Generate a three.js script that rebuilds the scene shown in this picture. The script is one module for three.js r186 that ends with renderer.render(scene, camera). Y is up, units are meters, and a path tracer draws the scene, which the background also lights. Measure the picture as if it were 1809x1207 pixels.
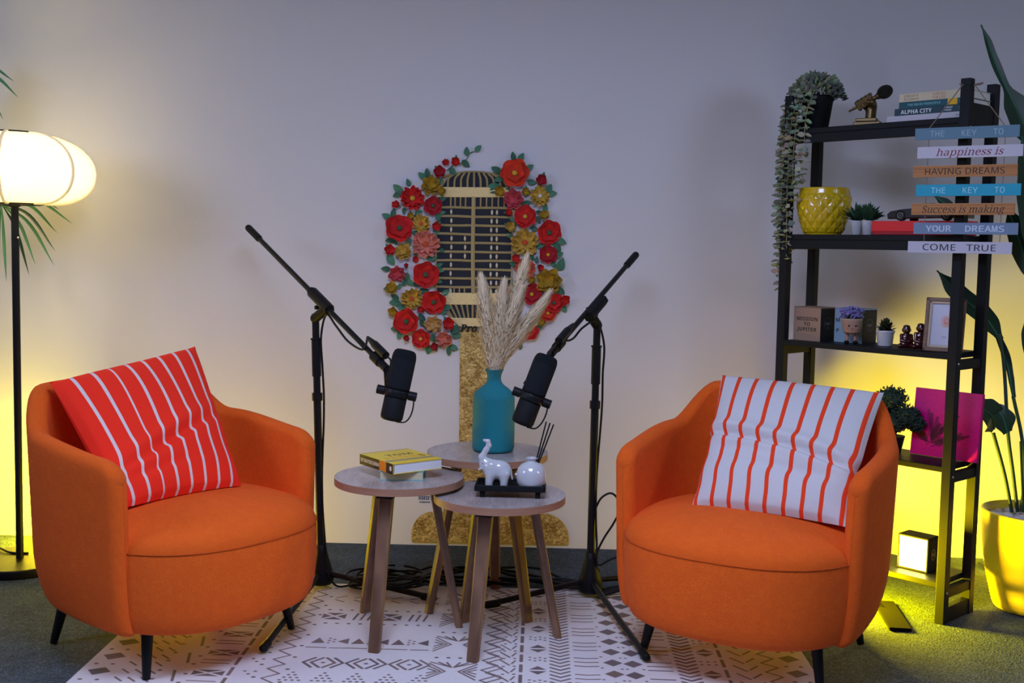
import * as THREE from 'three';
import { RoundedBoxGeometry } from 'three/addons/geometries/RoundedBoxGeometry.js';
import { mergeGeometries, mergeVertices } from 'three/addons/utils/BufferGeometryUtils.js';
import { MarchingCubes } from 'three/addons/objects/MarchingCubes.js';
import { FontLoader } from 'three/addons/loaders/FontLoader.js';
import { TextGeometry } from 'three/addons/geometries/TextGeometry.js';
import { RectAreaLightUniformsLib } from 'three/addons/lights/RectAreaLightUniformsLib.js';

/* ---------------------------------------------------------------- camera, lights, exposure */
const scene = new THREE.Scene();
scene.background = new THREE.Color(0x000000);
const D2R = Math.PI / 180;
const camera = new THREE.PerspectiveCamera(2 * Math.atan(603.5 / 2000) / D2R, 1809 / 1207, 0.05, 40);
camera.position.set(0, 1.15, 4.235);
camera.rotation.order = 'YXZ';
camera.rotation.set(-4.9 * D2R, 1.5 * D2R, 0.95 * D2R);
scene.add(camera);
const renderer = new THREE.WebGLRenderer({ antialias: true });
renderer.toneMapping = THREE.LinearToneMapping;
renderer.toneMappingExposure = 1.32;
renderer.shadowMap.enabled = true;
RectAreaLightUniformsLib.init();

const COOL = new THREE.Color().setRGB(0.555, 0.64, 1.0);
const WARM = new THREE.Color().setRGB(1.0, 0.80, 0.34);
const YELLOW = new THREE.Color().setRGB(1.0, 0.74, 0.0);
const POWER = { overhead: 12.5, ceiling: .6, softLeft: 7, softRight: 5, lamp: 0.5, wallLeft: 230, spotLeft: 0.5, panelRight: 430, spotRight: .25, spotPot: 0.4, cube: 6 };

/* ---------------------------------------------------------------- helpers */
function rng(seed) { let a = seed >>> 0; return () => { a = (a + 0x6D2B79F5) >>> 0; let t = a; t = Math.imul(t ^ (t >>> 15), t | 1); t ^= t + Math.imul(t ^ (t >>> 7), t | 61); return ((t ^ (t >>> 14)) >>> 0) / 4294967296; }; }
const V = (x, y, z) => new THREE.Vector3(x, y, z);
const taken = new Map();
function numbered(name) { const n = taken.get(name) || 0; taken.set(name, n + 1); return n ? name + '_' + String(n).padStart(3, '0') : name; }
function mesh(name, geo, mat, parent) { const m = new THREE.Mesh(geo, mat); m.name = name; m.castShadow = true; m.receiveShadow = true; if (parent) parent.add(m); return m; }
function thing(name, label, category, [x, y, z] = [0, 0, 0], turn = 0, group) {
  const o = new THREE.Group(); o.name = numbered(name); o.position.set(x, y, z); o.rotation.y = turn;
  o.userData.label = label; o.userData.category = category; if (group) o.userData.group = group;
  scene.add(o); return o;
}
function single(name, geo, mat, label, category, group) { const m = mesh(numbered(name), geo, mat, scene); m.userData.label = label; m.userData.category = category; if (group) m.userData.group = group; return m; }
function structure(name, geo, mat) { const m = mesh(name, geo, mat, scene); m.userData.kind = 'structure'; return m; }
/* part whose geometry is given in room coordinates, under an unturned thing */
function roomPart(parent, name, geo, mat) { const p = parent.position; geo.translate(-p.x, -p.y, -p.z); return mesh(name, geo, mat, parent); }
function stuff(m) { m.userData.kind = 'stuff'; return m; }

function gridGeo(nu, nv, fn, { closeU = false, uv = null } = {}) {
  const pos = [], uvs = [], idx = [];
  for (let j = 0; j <= nv; j++) for (let i = 0; i <= nu; i++) {
    const u = i / nu, v = j / nv, p = fn(u, v); pos.push(p[0], p[1], p[2]);
    const t = uv ? uv(u, v) : [u, v]; uvs.push(t[0], t[1]);
  }
  for (let j = 0; j < nv; j++) for (let i = 0; i < nu; i++) { const a = j * (nu + 1) + i, b = a + 1, c = a + nu + 1, d = c + 1; idx.push(a, b, d, a, d, c); }
  const g = new THREE.BufferGeometry();
  g.setAttribute('position', new THREE.Float32BufferAttribute(pos, 3)); g.setAttribute('uv', new THREE.Float32BufferAttribute(uvs, 2)); g.setIndex(idx);
  g.computeVertexNormals();
  if (closeU) { const n = g.attributes.normal; for (let j = 0; j <= nv; j++) { const a = j * (nu + 1), b = a + nu; const x = n.getX(a) + n.getX(b), y = n.getY(a) + n.getY(b), z = n.getZ(a) + n.getZ(b), l = Math.hypot(x, y, z) || 1; n.setXYZ(a, x / l, y / l, z / l); n.setXYZ(b, x / l, y / l, z / l); } }
  return g;
}
function cyl(p, q, r1, r2 = r1, seg = 14) {
  const d = V().subVectors(q, p), g = new THREE.CylinderGeometry(r2, r1, d.length(), seg, 1);
  g.applyQuaternion(new THREE.Quaternion().setFromUnitVectors(V(0, 1, 0), d.clone().normalize()));
  g.translate((p.x + q.x) / 2, (p.y + q.y) / 2, (p.z + q.z) / 2); return g;
}
function capsule(p, q, r, seg = 12) {
  const d = V().subVectors(q, p), g = new THREE.CapsuleGeometry(r, d.length(), 5, seg);
  g.applyQuaternion(new THREE.Quaternion().setFromUnitVectors(V(0, 1, 0), d.clone().normalize()));
  g.translate((p.x + q.x) / 2, (p.y + q.y) / 2, (p.z + q.z) / 2); return g;
}
function tube(pts, r, seg = 60, rad = 8) { return new THREE.TubeGeometry(new THREE.CatmullRomCurve3(pts.map(p => p.isVector3 ? p : V(...p))), seg, r, rad, false); }
function lathe(profile, seg = 48) { return new THREE.LatheGeometry(profile.map(([r, y]) => new THREE.Vector2(Math.max(r, 1e-5), y)), seg); }
function rbox(w, h, d, r = 0.004, s = 3) { return new RoundedBoxGeometry(w, h, d, s, Math.min(r, w / 2.01, h / 2.01, d / 2.01)); }
function place(g, x, y, z) { g.translate(x, y, z); return g; }
function plain(list) { return mergeGeometries(list.map(g => { const c = g.index ? g.toNonIndexed() : g; for (const k of Object.keys(c.attributes)) if (!['position', 'normal', 'uv'].includes(k)) c.deleteAttribute(k); c.clearGroups(); return c; })); }
function tinted(g, r, gr, b) { const n = g.attributes.position.count, a = new Float32Array(n * 3); for (let i = 0; i < n; i++) { a[3 * i] = r; a[3 * i + 1] = gr; a[3 * i + 2] = b; } g.setAttribute('color', new THREE.BufferAttribute(a, 3)); return g; }
function mergeTinted(list) { return mergeGeometries(list.map(g => { const c = g.index ? g.toNonIndexed() : g; for (const k of Object.keys(c.attributes)) if (!['position', 'normal', 'uv', 'color'].includes(k)) c.deleteAttribute(k); c.clearGroups(); return c; })); }

/* smooth implicit bodies */
const smin = (a, b, k) => { const h = Math.max(k - Math.abs(a - b), 0) / k; return Math.min(a, b) - h * h * k * 0.25; };
function capD(p, a, b, ra, rb) { const bx = b[0] - a[0], by = b[1] - a[1], bz = b[2] - a[2], px = p[0] - a[0], py = p[1] - a[1], pz = p[2] - a[2]; const h = Math.min(1, Math.max(0, (px * bx + py * by + pz * bz) / (bx * bx + by * by + bz * bz))); return Math.hypot(px - bx * h, py - by * h, pz - bz * h) - (ra + (rb - ra) * h); }
function ellD(p, c, r) { const x = (p[0] - c[0]) / r[0], y = (p[1] - c[1]) / r[1], z = (p[2] - c[2]) / r[2]; return (Math.hypot(x, y, z) - 1) * Math.min(r[0], r[1], r[2]); }
function implicit(fn, c, half, res) {
  const mc = new MarchingCubes(res, new THREE.MeshBasicMaterial(), false, false, 60000); mc.isolation = 0;
  const s = mc.size, s2 = s * s, hs = s / 2;
  for (let z = 0; z < s; z++) for (let y = 0; y < s; y++) for (let x = 0; x < s; x++) mc.field[z * s2 + y * s + x] = -fn([c[0] + (x - hs) / hs * half, c[1] + (y - hs) / hs * half, c[2] + (z - hs) / hs * half]);
  mc.update();
  const n = mc.count, g = new THREE.BufferGeometry(), pos = new Float32Array(mc.positionArray.slice(0, n * 3));
  for (let i = 0; i < n; i++) for (let k = 0; k < 3; k++) pos[3 * i + k] = c[k] + pos[3 * i + k] * half;
  g.setAttribute('position', new THREE.BufferAttribute(pos, 3));
  const m = mergeVertices(g, 1e-6); m.computeVertexNormals();
  const uvs = new Float32Array(m.attributes.position.count * 2); for (let i = 0; i < uvs.length / 2; i++) { uvs[2 * i] = m.attributes.position.getX(i); uvs[2 * i + 1] = m.attributes.position.getY(i); }
  m.setAttribute('uv', new THREE.BufferAttribute(uvs, 2)); return m;
}

/* ---------------------------------------------------------------- computed textures */
function noiseField(w, h, cells, seed) { // tiling value noise
  const r = rng(seed), gx = cells[0], gy = cells[1], t = Array.from({ length: gx * gy }, () => r()), out = new Float32Array(w * h);
  const sm = x => x * x * (3 - 2 * x);
  for (let y = 0; y < h; y++) for (let x = 0; x < w; x++) {
    const fx = x / w * gx, fy = y / h * gy, ix = Math.floor(fx), iy = Math.floor(fy), u = sm(fx - ix), v = sm(fy - iy);
    const g = (i, j) => t[((iy + j) % gy) * gx + (ix + i) % gx];
    out[y * w + x] = (g(0, 0) * (1 - u) + g(1, 0) * u) * (1 - v) + (g(0, 1) * (1 - u) + g(1, 1) * u) * v;
  }
  return out;
}
function layers(w, h, spec, seed) { const out = new Float32Array(w * h); let tot = 0; spec.forEach(([cx, cy, a], k) => { const f = noiseField(w, h, [cx, cy], seed + k * 17); tot += a; for (let i = 0; i < out.length; i++) out[i] += f[i] * a; }); for (let i = 0; i < out.length; i++) out[i] /= tot; return out; }
function dataTex(w, h, fn, srgb, repeat) {
  const d = new Uint8Array(w * h * 4); for (let i = 0; i < w * h; i++) { const c = fn(i, i % w, Math.floor(i / w)); d[4 * i] = c[0]; d[4 * i + 1] = c[1]; d[4 * i + 2] = c[2]; d[4 * i + 3] = 255; }
  const t = new THREE.DataTexture(d, w, h); t.magFilter = THREE.LinearFilter; t.minFilter = THREE.LinearMipmapLinearFilter; t.generateMipmaps = true; t.wrapS = t.wrapT = THREE.RepeatWrapping; if (srgb) t.colorSpace = THREE.SRGBColorSpace; if (repeat) t.repeat.set(...repeat); t.needsUpdate = true; return t;
}
const gray = (f, lo, hi) => i => { const v = Math.max(0, Math.min(255, lo + (hi - lo) * f[i])); return [v, v, v]; };
const lerp3 = (a, b, t) => [a[0] + (b[0] - a[0]) * t, a[1] + (b[1] - a[1]) * t, a[2] + (b[2] - a[2]) * t].map(v => Math.max(0, Math.min(255, v)));
function canvasTex(w, h, draw) { const c = document.createElement('canvas'); c.width = w; c.height = h; const g = c.getContext('2d'); draw(g, w, h); const t = new THREE.CanvasTexture(c); t.colorSpace = THREE.SRGBColorSpace; t.anisotropy = 8; return t; }

/* ---------------------------------------------------------------- materials */
const std = (color, roughness = 0.6, o = {}) => new THREE.MeshStandardMaterial({ color, roughness, side: THREE.DoubleSide, ...o });
const phys = (color, roughness = 0.5, o = {}) => new THREE.MeshPhysicalMaterial({ color, roughness, side: THREE.DoubleSide, ...o });
const lin = (r, g, b) => new THREE.Color().setRGB(r, g, b);

const weave = layers(256, 256, [[128, 128, 1], [64, 128, .7], [128, 64, .7], [8, 8, .3]], 11);
const weaveBump = dataTex(256, 256, gray(weave, 0, 255), false, [8, 8]);
const orangeTex = dataTex(256, 256, i => lerp3([222, 82, 0], [250, 110, 3], weave[i] * 1.5 - .25), true, [8, 8]);
const woodN = layers(512, 256, [[6, 64, 1], [12, 128, .8], [3, 10, .8], [40, 200, .4]], 31);
const walnutTex = dataTex(512, 256, i => lerp3([86, 60, 44], [156, 118, 88], woodN[i] * 1.7 - .35), true, [1, 1]);
const greyWoodTex = dataTex(512, 256, i => lerp3([146, 134, 130], [192, 180, 174], woodN[i] * 1.6 - .3), true, [2, 2]);
const oakTex = dataTex(512, 256, i => lerp3([158, 98, 48], [206, 146, 86], woodN[i] * 1.6 - .3), true, [1, 1]);
const edgeTex = dataTex(512, 256, i => lerp3([142, 98, 74], [178, 134, 104], woodN[i] * 1.4 - .2), true, [6, 1]);
const carpetN = layers(512, 512, [[256, 256, 1], [170, 128, 1], [40, 60, .35], [5, 6, .3]], 51);
const carpetTex = dataTex(512, 512, i => lerp3([16, 28, 40], [76, 96, 112], carpetN[i] * 1.9 - .45), true);
const carpetBump = dataTex(512, 512, gray(carpetN, 0, 255), false);
const paintN = layers(512, 512, [[200, 200, 1], [60, 60, .5]], 71);
const paintBump = dataTex(512, 512, gray(paintN, 0, 255), false, [4, 4]);
const goldN = layers(256, 256, [[90, 90, 1], [30, 40, 1], [10, 8, .7]], 91);
const goldTex = dataTex(256, 256, i => lerp3([138, 106, 42], [236, 208, 134], goldN[i] * 2 - .5), true, [4, 4]);
const goldBump = dataTex(256, 256, gray(goldN, 0, 255), false, [4, 4]);
const foamN = layers(256, 256, [[128, 128, 1]], 101);
const foamBump = dataTex(256, 256, gray(foamN, 0, 255), false, [3, 3]);

const M = {
  wall: std(lin(.68, .68, .69), .9, { bumpMap: paintBump, bumpScale: 0.00015 }),
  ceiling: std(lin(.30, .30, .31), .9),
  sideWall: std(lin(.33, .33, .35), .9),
  carpet: std(0xffffff, .95, { map: carpetTex, bumpMap: carpetBump, bumpScale: 0.004 }),
  floorBase: std(lin(.03, .03, .03), .95),
  orange: std(0xffffff, .92, { map: orangeTex, bumpMap: weaveBump, bumpScale: 0.0012 }),
  blackMetal: phys(lin(.007, .008, .009), .42, { specularIntensity: .45 }),
  blackMatte: phys(lin(.008, .009, .010), .7, { specularIntensity: .35 }),
  blackRubber: phys(lin(.006, .006, .007), .55, { specularIntensity: .4 }),
  cable: phys(lin(.006, .006, .007), .45, { specularIntensity: .5 }),
  foam: phys(lin(.012, .015, .018), .95, { specularIntensity: .3, bumpMap: foamBump, bumpScale: 0.0015 }),
  shelf: phys(lin(.008, .010, .013), .5, { specularIntensity: .4 }),
  walnut: std(0xffffff, .45, { map: walnutTex }),
  tableTop: phys(0xffffff, .34, { map: greyWoodTex, clearcoat: .5, clearcoatRoughness: .22 }),
  tableEdge: std(0xffffff, .5, { map: edgeTex }),
  steel: std(lin(.6, .6, .6), .3, { metalness: 1 }),
  white: phys(lin(.62, .62, .63), .35),
  glaze: phys(lin(.52, .53, .54), .12, { clearcoat: 1, clearcoatRoughness: .05 }),
  teal: std(lin(.0, .20, .235), .62, { bumpMap: paintBump, bumpScale: 0.0008 }),
  gold: std(0xffffff, .5, { map: goldTex, metalness: .25, bumpMap: goldBump, bumpScale: 0.003 }),
  goldRope: std(lin(.86, .68, .30), .6, { metalness: .05, bumpMap: goldBump, bumpScale: 0.004 }),
  slot: std(lin(.013, .016, .024), .8),
  inkBlack: std(lin(.006, .006, .007), .7),
  inkBlue: std(lin(.03, .04, .09), .7),
  pampas: std(lin(.82, .68, .45), 1),
  straw: std(lin(.55, .42, .22), .8),
  leafGreen: std(lin(.045, .17, .085), .7),
  darkLeaf: phys(lin(.012, .045, .020), .42),
  bronze: std(lin(.16, .11, .045), .36, { metalness: .75 }),
  maroon: phys(lin(.05, .008, .007), .22, { clearcoat: .6, clearcoatRoughness: .1 }),
  yellowGlaze: phys(lin(.70, .47, .004), .22, { clearcoat: .8, clearcoatRoughness: .08 }),
  deadBlack: phys(lin(.006, .006, .007), .9, { specularIntensity: .12 }),
  yellowPlanter: phys(lin(.78, .60, .02), .28, { clearcoat: .5, clearcoatRoughness: .1 }),
  darkSteel: std(lin(.16, .16, .17), .35, { metalness: .8 }),
  paper: std(lin(.75, .72, .64), .9),
  rope: std(lin(.22, .17, .12), .9),
};
/* ---------------------------------------------------------------- room shell */
const ROOM = { x0: -3.5, x1: 3.4, z1: 6.0, h: 2.75, t: 0.12 };
const RW = ROOM.x1 - ROOM.x0, RXC = (ROOM.x1 + ROOM.x0) / 2;
{
  const boxAt = (w, h, d, x, y, z) => place(new THREE.BoxGeometry(w, h, d), x, y, z);
  structure('wall_back', boxAt(RW + .24, ROOM.h + .2, ROOM.t, RXC, ROOM.h / 2, -ROOM.t / 2), M.wall);
  structure('wall_front', boxAt(RW + .24, ROOM.h + .2, ROOM.t, RXC, ROOM.h / 2, ROOM.z1 + ROOM.t / 2), M.sideWall);
  structure('wall_left', boxAt(ROOM.t, ROOM.h + .2, ROOM.z1, ROOM.x0 - ROOM.t / 2, ROOM.h / 2, ROOM.z1 / 2), M.sideWall);
  structure('wall_right', boxAt(ROOM.t, ROOM.h + .2, ROOM.z1, ROOM.x1 + ROOM.t / 2, ROOM.h / 2, ROOM.z1 / 2), M.sideWall);
  structure('ceiling', boxAt(RW + .24, ROOM.t, ROOM.z1 + .24, RXC, ROOM.h + ROOM.t / 2, ROOM.z1 / 2), M.ceiling);
  const floor = structure('floor', boxAt(RW + .24, .1, ROOM.z1 + .24, RXC, -.058, ROOM.z1 / 2), M.floorBase);
  // carpet tiles with hairline joints
  const tile = new THREE.BoxGeometry(.499, .008, .499);
  for (let i = 0; i < 15; i++) for (let j = 0; j < 12; j++) {
    const x = ROOM.x0 - .15 + i * .5 + .25, z = .25 + j * .5 + .0005;
    if (x - .25 > ROOM.x1 || z + .25 > ROOM.z1 + .3) continue;
    const m = mesh('carpet_tile', tile, M.carpet, floor); m.position.set(x, -.004, z); m.rotation.y = ((i * 7 + j * 3) % 4) * Math.PI / 2;
  }
}
/* ceiling panels outside the frame, above and in front of the set */
const panelGlow = new THREE.MeshStandardMaterial({ color: 0x111111, emissive: COOL, emissiveIntensity: 2.0, roughness: .6 });
const PANELS = [[-.1, 4.0, 'square ceiling light panel above the camera']];
for (const [x, z, label] of PANELS) {
  const t = thing('ceiling_light', label, 'ceiling light', [x, ROOM.h - .03, z], 0);
  mesh('frame', place(rbox(.66, .028, .66, .006), 0, .014, 0), M.white, t);
  mesh('diffuser', place(new THREE.BoxGeometry(.6, .006, .6), 0, -.004, 0), panelGlow, t);
  const l = new THREE.RectAreaLight(COOL, POWER.ceiling, .6, .6); l.position.set(x, ROOM.h - .042, z); l.lookAt(x, 0, z); l.castShadow = true; scene.add(l);
}
/* studio softboxes: one hung from the ceiling over the set, two on stands left and right of the camera */
function softbox(x, y, z, tx, ty, tz, power, label, w = .75, hung = false) {
  const t = thing('studio_softbox', label, 'softbox', [x, 0, z]);
  const d = V(tx - x, ty - y, tz - z).normalize(), q = new THREE.Quaternion().setFromRotationMatrix(new THREE.Matrix4().lookAt(V(tx, ty, tz), V(x, y, z), V(0, 1, 0)));
  const at = g => { g.applyQuaternion(q); g.translate(0, y, 0); return g; };
  mesh('hood', at(gridGeo(4, 1, (u, v) => { const k = [[-1, -1], [1, -1], [1, 1], [-1, 1], [-1, -1]][Math.round(u * 4)], s = v ? w / 2 : .07; return [k[0] * s, k[1] * s, v ? -.005 : hung ? -.12 : -.36]; })), M.blackMatte, t);
  mesh('diffuser', at(new THREE.BoxGeometry(w - .01, w - .01, .006)), new THREE.MeshStandardMaterial({ color: 0x222222, emissive: COOL, emissiveIntensity: 1.6 }), t);
  mesh('lamp_head', at(place(rbox(.14, .14, .12, .02), 0, 0, hung ? -.16 : -.42)), M.blackMatte, t);
  const b = d.clone().multiplyScalar(-.42);
  if (hung) mesh('drop_rod', cyl(V(b.x * .5, y + b.y * .5, b.z * .5), V(b.x * .5, ROOM.h - .002, b.z * .5), .012), M.blackMetal, t); else mesh('pole', cyl(V(b.x, .35, b.z), V(b.x, y + b.y, b.z), .014), M.blackMetal, t);
  for (let k = 0; k < (hung ? 0 : 3); k++) { const a = k * 2.094 + .4; mesh('leg', cyl(V(b.x, .5, b.z), V(b.x + Math.cos(a) * .4, .012, b.z + Math.sin(a) * .4), .011), M.blackMetal, t); }
  const l = new THREE.RectAreaLight(COOL, power, w, w); l.position.set(x + d.x * .012, y + d.y * .012, z + d.z * .012); l.lookAt(tx, ty, tz); l.castShadow = true; scene.add(l);
}
softbox(-.2, 2.15, 2.4, -.2, .15, 2.22, POWER.overhead, 'large hanging softbox over the middle of the set', .9, true);
softbox(-2.85, 1.9, 2.4, -.9, .2, 1.0, POWER.softLeft, 'black studio softbox on a tripod left of the camera');
softbox(2.6, 1.9, 2.5, .5, .2, 1.0, POWER.softRight, 'black studio softbox on a tripod right of the camera');

/* ---------------------------------------------------------------- rug */
{
  const x0 = -1.21, x1 = .76, z0 = .53, z1 = 2.9, W = x1 - x0, L = z1 - z0, S = 690;
  const cw = Math.round(W * S), ch = Math.round(L * S), ink = ['#6f6160', '#7a6a68', '#655a5c', '#75625a'];
  const tex = canvasTex(cw, ch, (g) => {
    const r = rng(5); g.fillStyle = '#d6d2d2'; g.fillRect(0, 0, cw, ch);
    for (let i = 0; i < 26000; i++) { g.fillStyle = r() < .5 ? 'rgba(240,237,234,.22)' : 'rgba(190,182,180,.22)'; g.fillRect(r() * cw, r() * ch, 1 + r() * 3, 1 + r() * 2); }
    const X = x => (x - x0) * S, Z = z => (z - z0) * S, c = () => { g.fillStyle = g.strokeStyle = ink[Math.floor(r() * 4)]; };
    const line = (pts, w = .0055) => { c(); g.lineWidth = w * S; g.lineCap = 'round'; g.lineJoin = 'round'; g.beginPath(); pts.forEach(([x, z], i) => i ? g.lineTo(X(x), Z(z)) : g.moveTo(X(x), Z(z))); g.stroke(); };
    const poly = pts => { c(); g.beginPath(); pts.forEach(([x, z], i) => i ? g.lineTo(X(x), Z(z)) : g.moveTo(X(x), Z(z))); g.closePath(); g.fill(); };
    const dot = (x, z, s = .005) => { c(); g.beginPath(); g.ellipse(X(x), Z(z), s * S * 1.2, s * S, 0, 0, 7); g.fill(); };
    const zig = (x, a, z, zz, step) => { const p = []; let k = 0; for (let q = z; q < zz; q += step) p.push([x + (k++ % 2 ? a : -a), q]); line(p, .006); };
    const diamond = (x, z, a, b) => poly([[x - a, z], [x, z - b], [x + a, z], [x, z + b]]);
    const E = z1 - .03, B = z0 + .02;
    // columns, from left to right
    for (let z = B; z < E; z += .11) { poly([[-1.19, z + .02], [-1.15, z], [-1.125, z + .03], [-1.165, z + .055]]); dot(-1.185, z + .085); dot(-1.14, z + .085); }
    for (let z = B; z < E; z += .055) { for (let k = 0; k < 3; k++) line([[-1.1 + k * .035, z + .01], [-1.075 + k * .035, z + .035]], .006); }
    for (let z = B; z < E; z += .13) { dot(-1.0, z); dot(-1.0, z + .06); line([[-.96, z], [-.945, z + .07]], .008); dot(-.925, z + .02); dot(-.925, z + .08); }
    for (let z = B; z < E; z += .15) { const m = z + .04, x = -.868; poly([[x - .035, m - .022], [x + .035, m - .022], [x, m - .004]]); poly([[x - .035, m + .022], [x + .035, m + .022], [x, m + .004]]); poly([[x - .042, m - .016], [x - .042, m + .016], [x - .008, m]]); poly([[x + .042, m - .016], [x + .042, m + .016], [x + .008, m]]); line([[x - .04, m + .055], [x + .035, m + .058]]); line([[x - .04, m + .078], [x + .035, m + .08]]); }
    for (let z = B; z < E; z += .075) line([[-.812, z], [-.812, z + .05]], .010);
    zig(-.70, .020, B, E, .034);
    for (let z = B; z < E; z += .09) { dot(-.742, z); dot(-.665, z + .03); for (let k = 0; k < 3; k++) dot(-.775 + k * .014, z + .05 + (k % 2) * .02, .0042); }
    // cross-wise block between the columns
    const bx0 = -.645, bx1 = -.30;
    for (let z = B - .02; z < E; z += .54) {
      for (let x = bx0; x < bx1; x += .06) { line([[x, z + .15], [x + .03, z + .13]]); line([[x, z + .17], [x + .03, z + .19]]); }
      for (let x = bx0; x < bx1; x += .035) { dot(x, z + .27); dot(x + .01, z + .395); }
      for (let x = bx0 + .025; x < bx1 - .02; x += .17) { const m = z + .33; poly([[x - .028, m - .03], [x + .028, m - .03], [x, m - .006]]); poly([[x - .028, m + .03], [x + .028, m + .03], [x, m + .006]]); poly([[x - .036, m - .022], [x - .036, m + .022], [x - .008, m]]); poly([[x + .036, m - .022], [x + .036, m + .022], [x + .008, m]]); for (let k = 0; k < 3; k++) line([[x + .07 + k * .022, m - .028], [x + .063 + k * .022, m + .028]], .007); }
      for (let x = bx0; x < bx1 - .05; x += .115) { const m = z + .545; poly([[x, m + .022], [x + .018, m - .024], [x + .04, m + .018]]); poly([[x + .105, m - .024], [x + .075, m + .004], [x + .108, m + .022]]); for (let k = 0; k < 5; k++) dot(x + .05 + (k % 2) * .014, m - .02 + k * .009, .0038); line([[x - .005, m + .055], [x + .05, m + .056]]); line([[x + .062, m + .057], [x + .11, m + .056]]); }
      for (let x = bx0 + .01; x < bx1 - .05; x += .118) { const m = z + .715; for (let k = 0; k < 2; k++) { line([[x + .028 + k * .022, m - .035], [x + k * .022, m], [x + .028 + k * .022, m + .035]], .008); line([[x + .06 + k * .022, m - .035], [x + .088 + k * .022, m], [x + .06 + k * .022, m + .035]], .008); } dot(x + .055, m); }
      for (let x = bx0; x < bx1; x += .085) for (let a = 0; a < 4; a++) for (let k = 0; k <= a; k++) dot(x + (k - a / 2) * .017, z + .79 + a * .018, .0042);
      z += .30;
    }
    for (let z = B + .02; z < E; z += .205) { const x = -.225, m = z + .1; for (const sx of [-1, 1]) for (let k = 0; k < 3; k++) { line([[x + sx * (.018 + k * .022), m - .065], [x + sx * .004, m - .03 + k * .0], [x + sx * .004, m - .03]], .006); line([[x + sx * .065, m - .055 + k * .02], [x + sx * (.018 + k * .012), m], [x + sx * .065, m + .055 - k * .02]], .006); } for (let k = 0; k < 4; k++) dot(x - .05 + k * .033, m + .105); }
    zig(-.125, .022, B, E, .036); zig(-.112, .022, B + .018, E, .036);
    for (let z = B; z < E; z += .058) { line([[-.10, z], [-.072, z + .04]], .0055); line([[-.066, z + .03], [-.056, z + .006]], .005); dot(-.088, z + .05, .004); dot(-.058, z + .047, .004); }
    for (let z = B; z < E; z += .075) line([[-.040, z], [-.040, z + .048]], .010);
    for (let z = B + .05; z < E; z += .165) { const x = .006; poly([[x - .024, z - .004], [x, z - .03], [x + .024, z - .004]]); poly([[x - .024, z + .006], [x, z + .03], [x + .024, z + .006]]); for (let k = 0; k < 8; k++) dot(x - .022 + (k % 4) * .014, z + .07 + Math.floor(k / 4) * .02 + (k % 2) * .006, .0036); }
    for (let z = B; z < E; z += .0255) { line([[.041, z], [.067, z + .018], [.092, z]], .0075); line([[.39, z], [.415, z + .018], [.442, z]], .009); }
    for (let z = B; z < E; z += .122) for (let k = 0; k < 3; k++) { line([[.108, z + k * .03], [.138, z + .004 + k * .03], [.172, z + k * .03]], .0055); line([[.308, z + .02 + k * .03], [.372, z + .022 + k * .03]], .006); }
    for (let z = B + .06; z < E; z += .083) { diamond(.213, z, .027, .026); diamond(.268, z + .006, .027, .026); dot(.182, z + .04, .0036); dot(.236, z + .045, .0036); dot(.25, z + .045, .0036); dot(.295, z + .045, .0036); }
    for (let z = B + .05; z < E; z += .165) { const x = .478; poly([[x - .026, z - .004], [x, z - .03], [x + .026, z - .004]]); poly([[x - .026, z + .006], [x, z + .03], [x + .026, z + .006]]); for (let k = 0; k < 6; k++) dot(x - .02 + (k % 3) * .02, z + .07 + Math.floor(k / 3) * .022, .004); }
    for (let z = B; z < E; z += .075) line([[.518, z], [.518, z + .048]], .010);
    for (let z = B; z < E; z += .058) { line([[.545, z], [.575, z + .04]], .006); line([[.585, z + .03], [.61, z]], .006); }
    zig(.645, .02, B, E, .034);
    for (let z = B; z < E; z += .11) { poly([[.68, z + .02], [.715, z], [.74, z + .03], [.70, z + .055]]); dot(.69, z + .085); dot(.73, z + .085); }
  });
  const side = std(lin(.62, .55, .45), .9), top = std(0xffffff, .9, { map: tex, bumpMap: weaveBump, bumpScale: .0008 });
  const m = single('area_rug', new THREE.BoxGeometry(W, .004, L), [side, side, top, side, side, side], 'cream area rug with brown tribal print under the tables', 'rug');
  m.position.set((x0 + x1) / 2, .002, (z0 + z1) / 2); m.rotation.y = 0;
}

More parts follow.
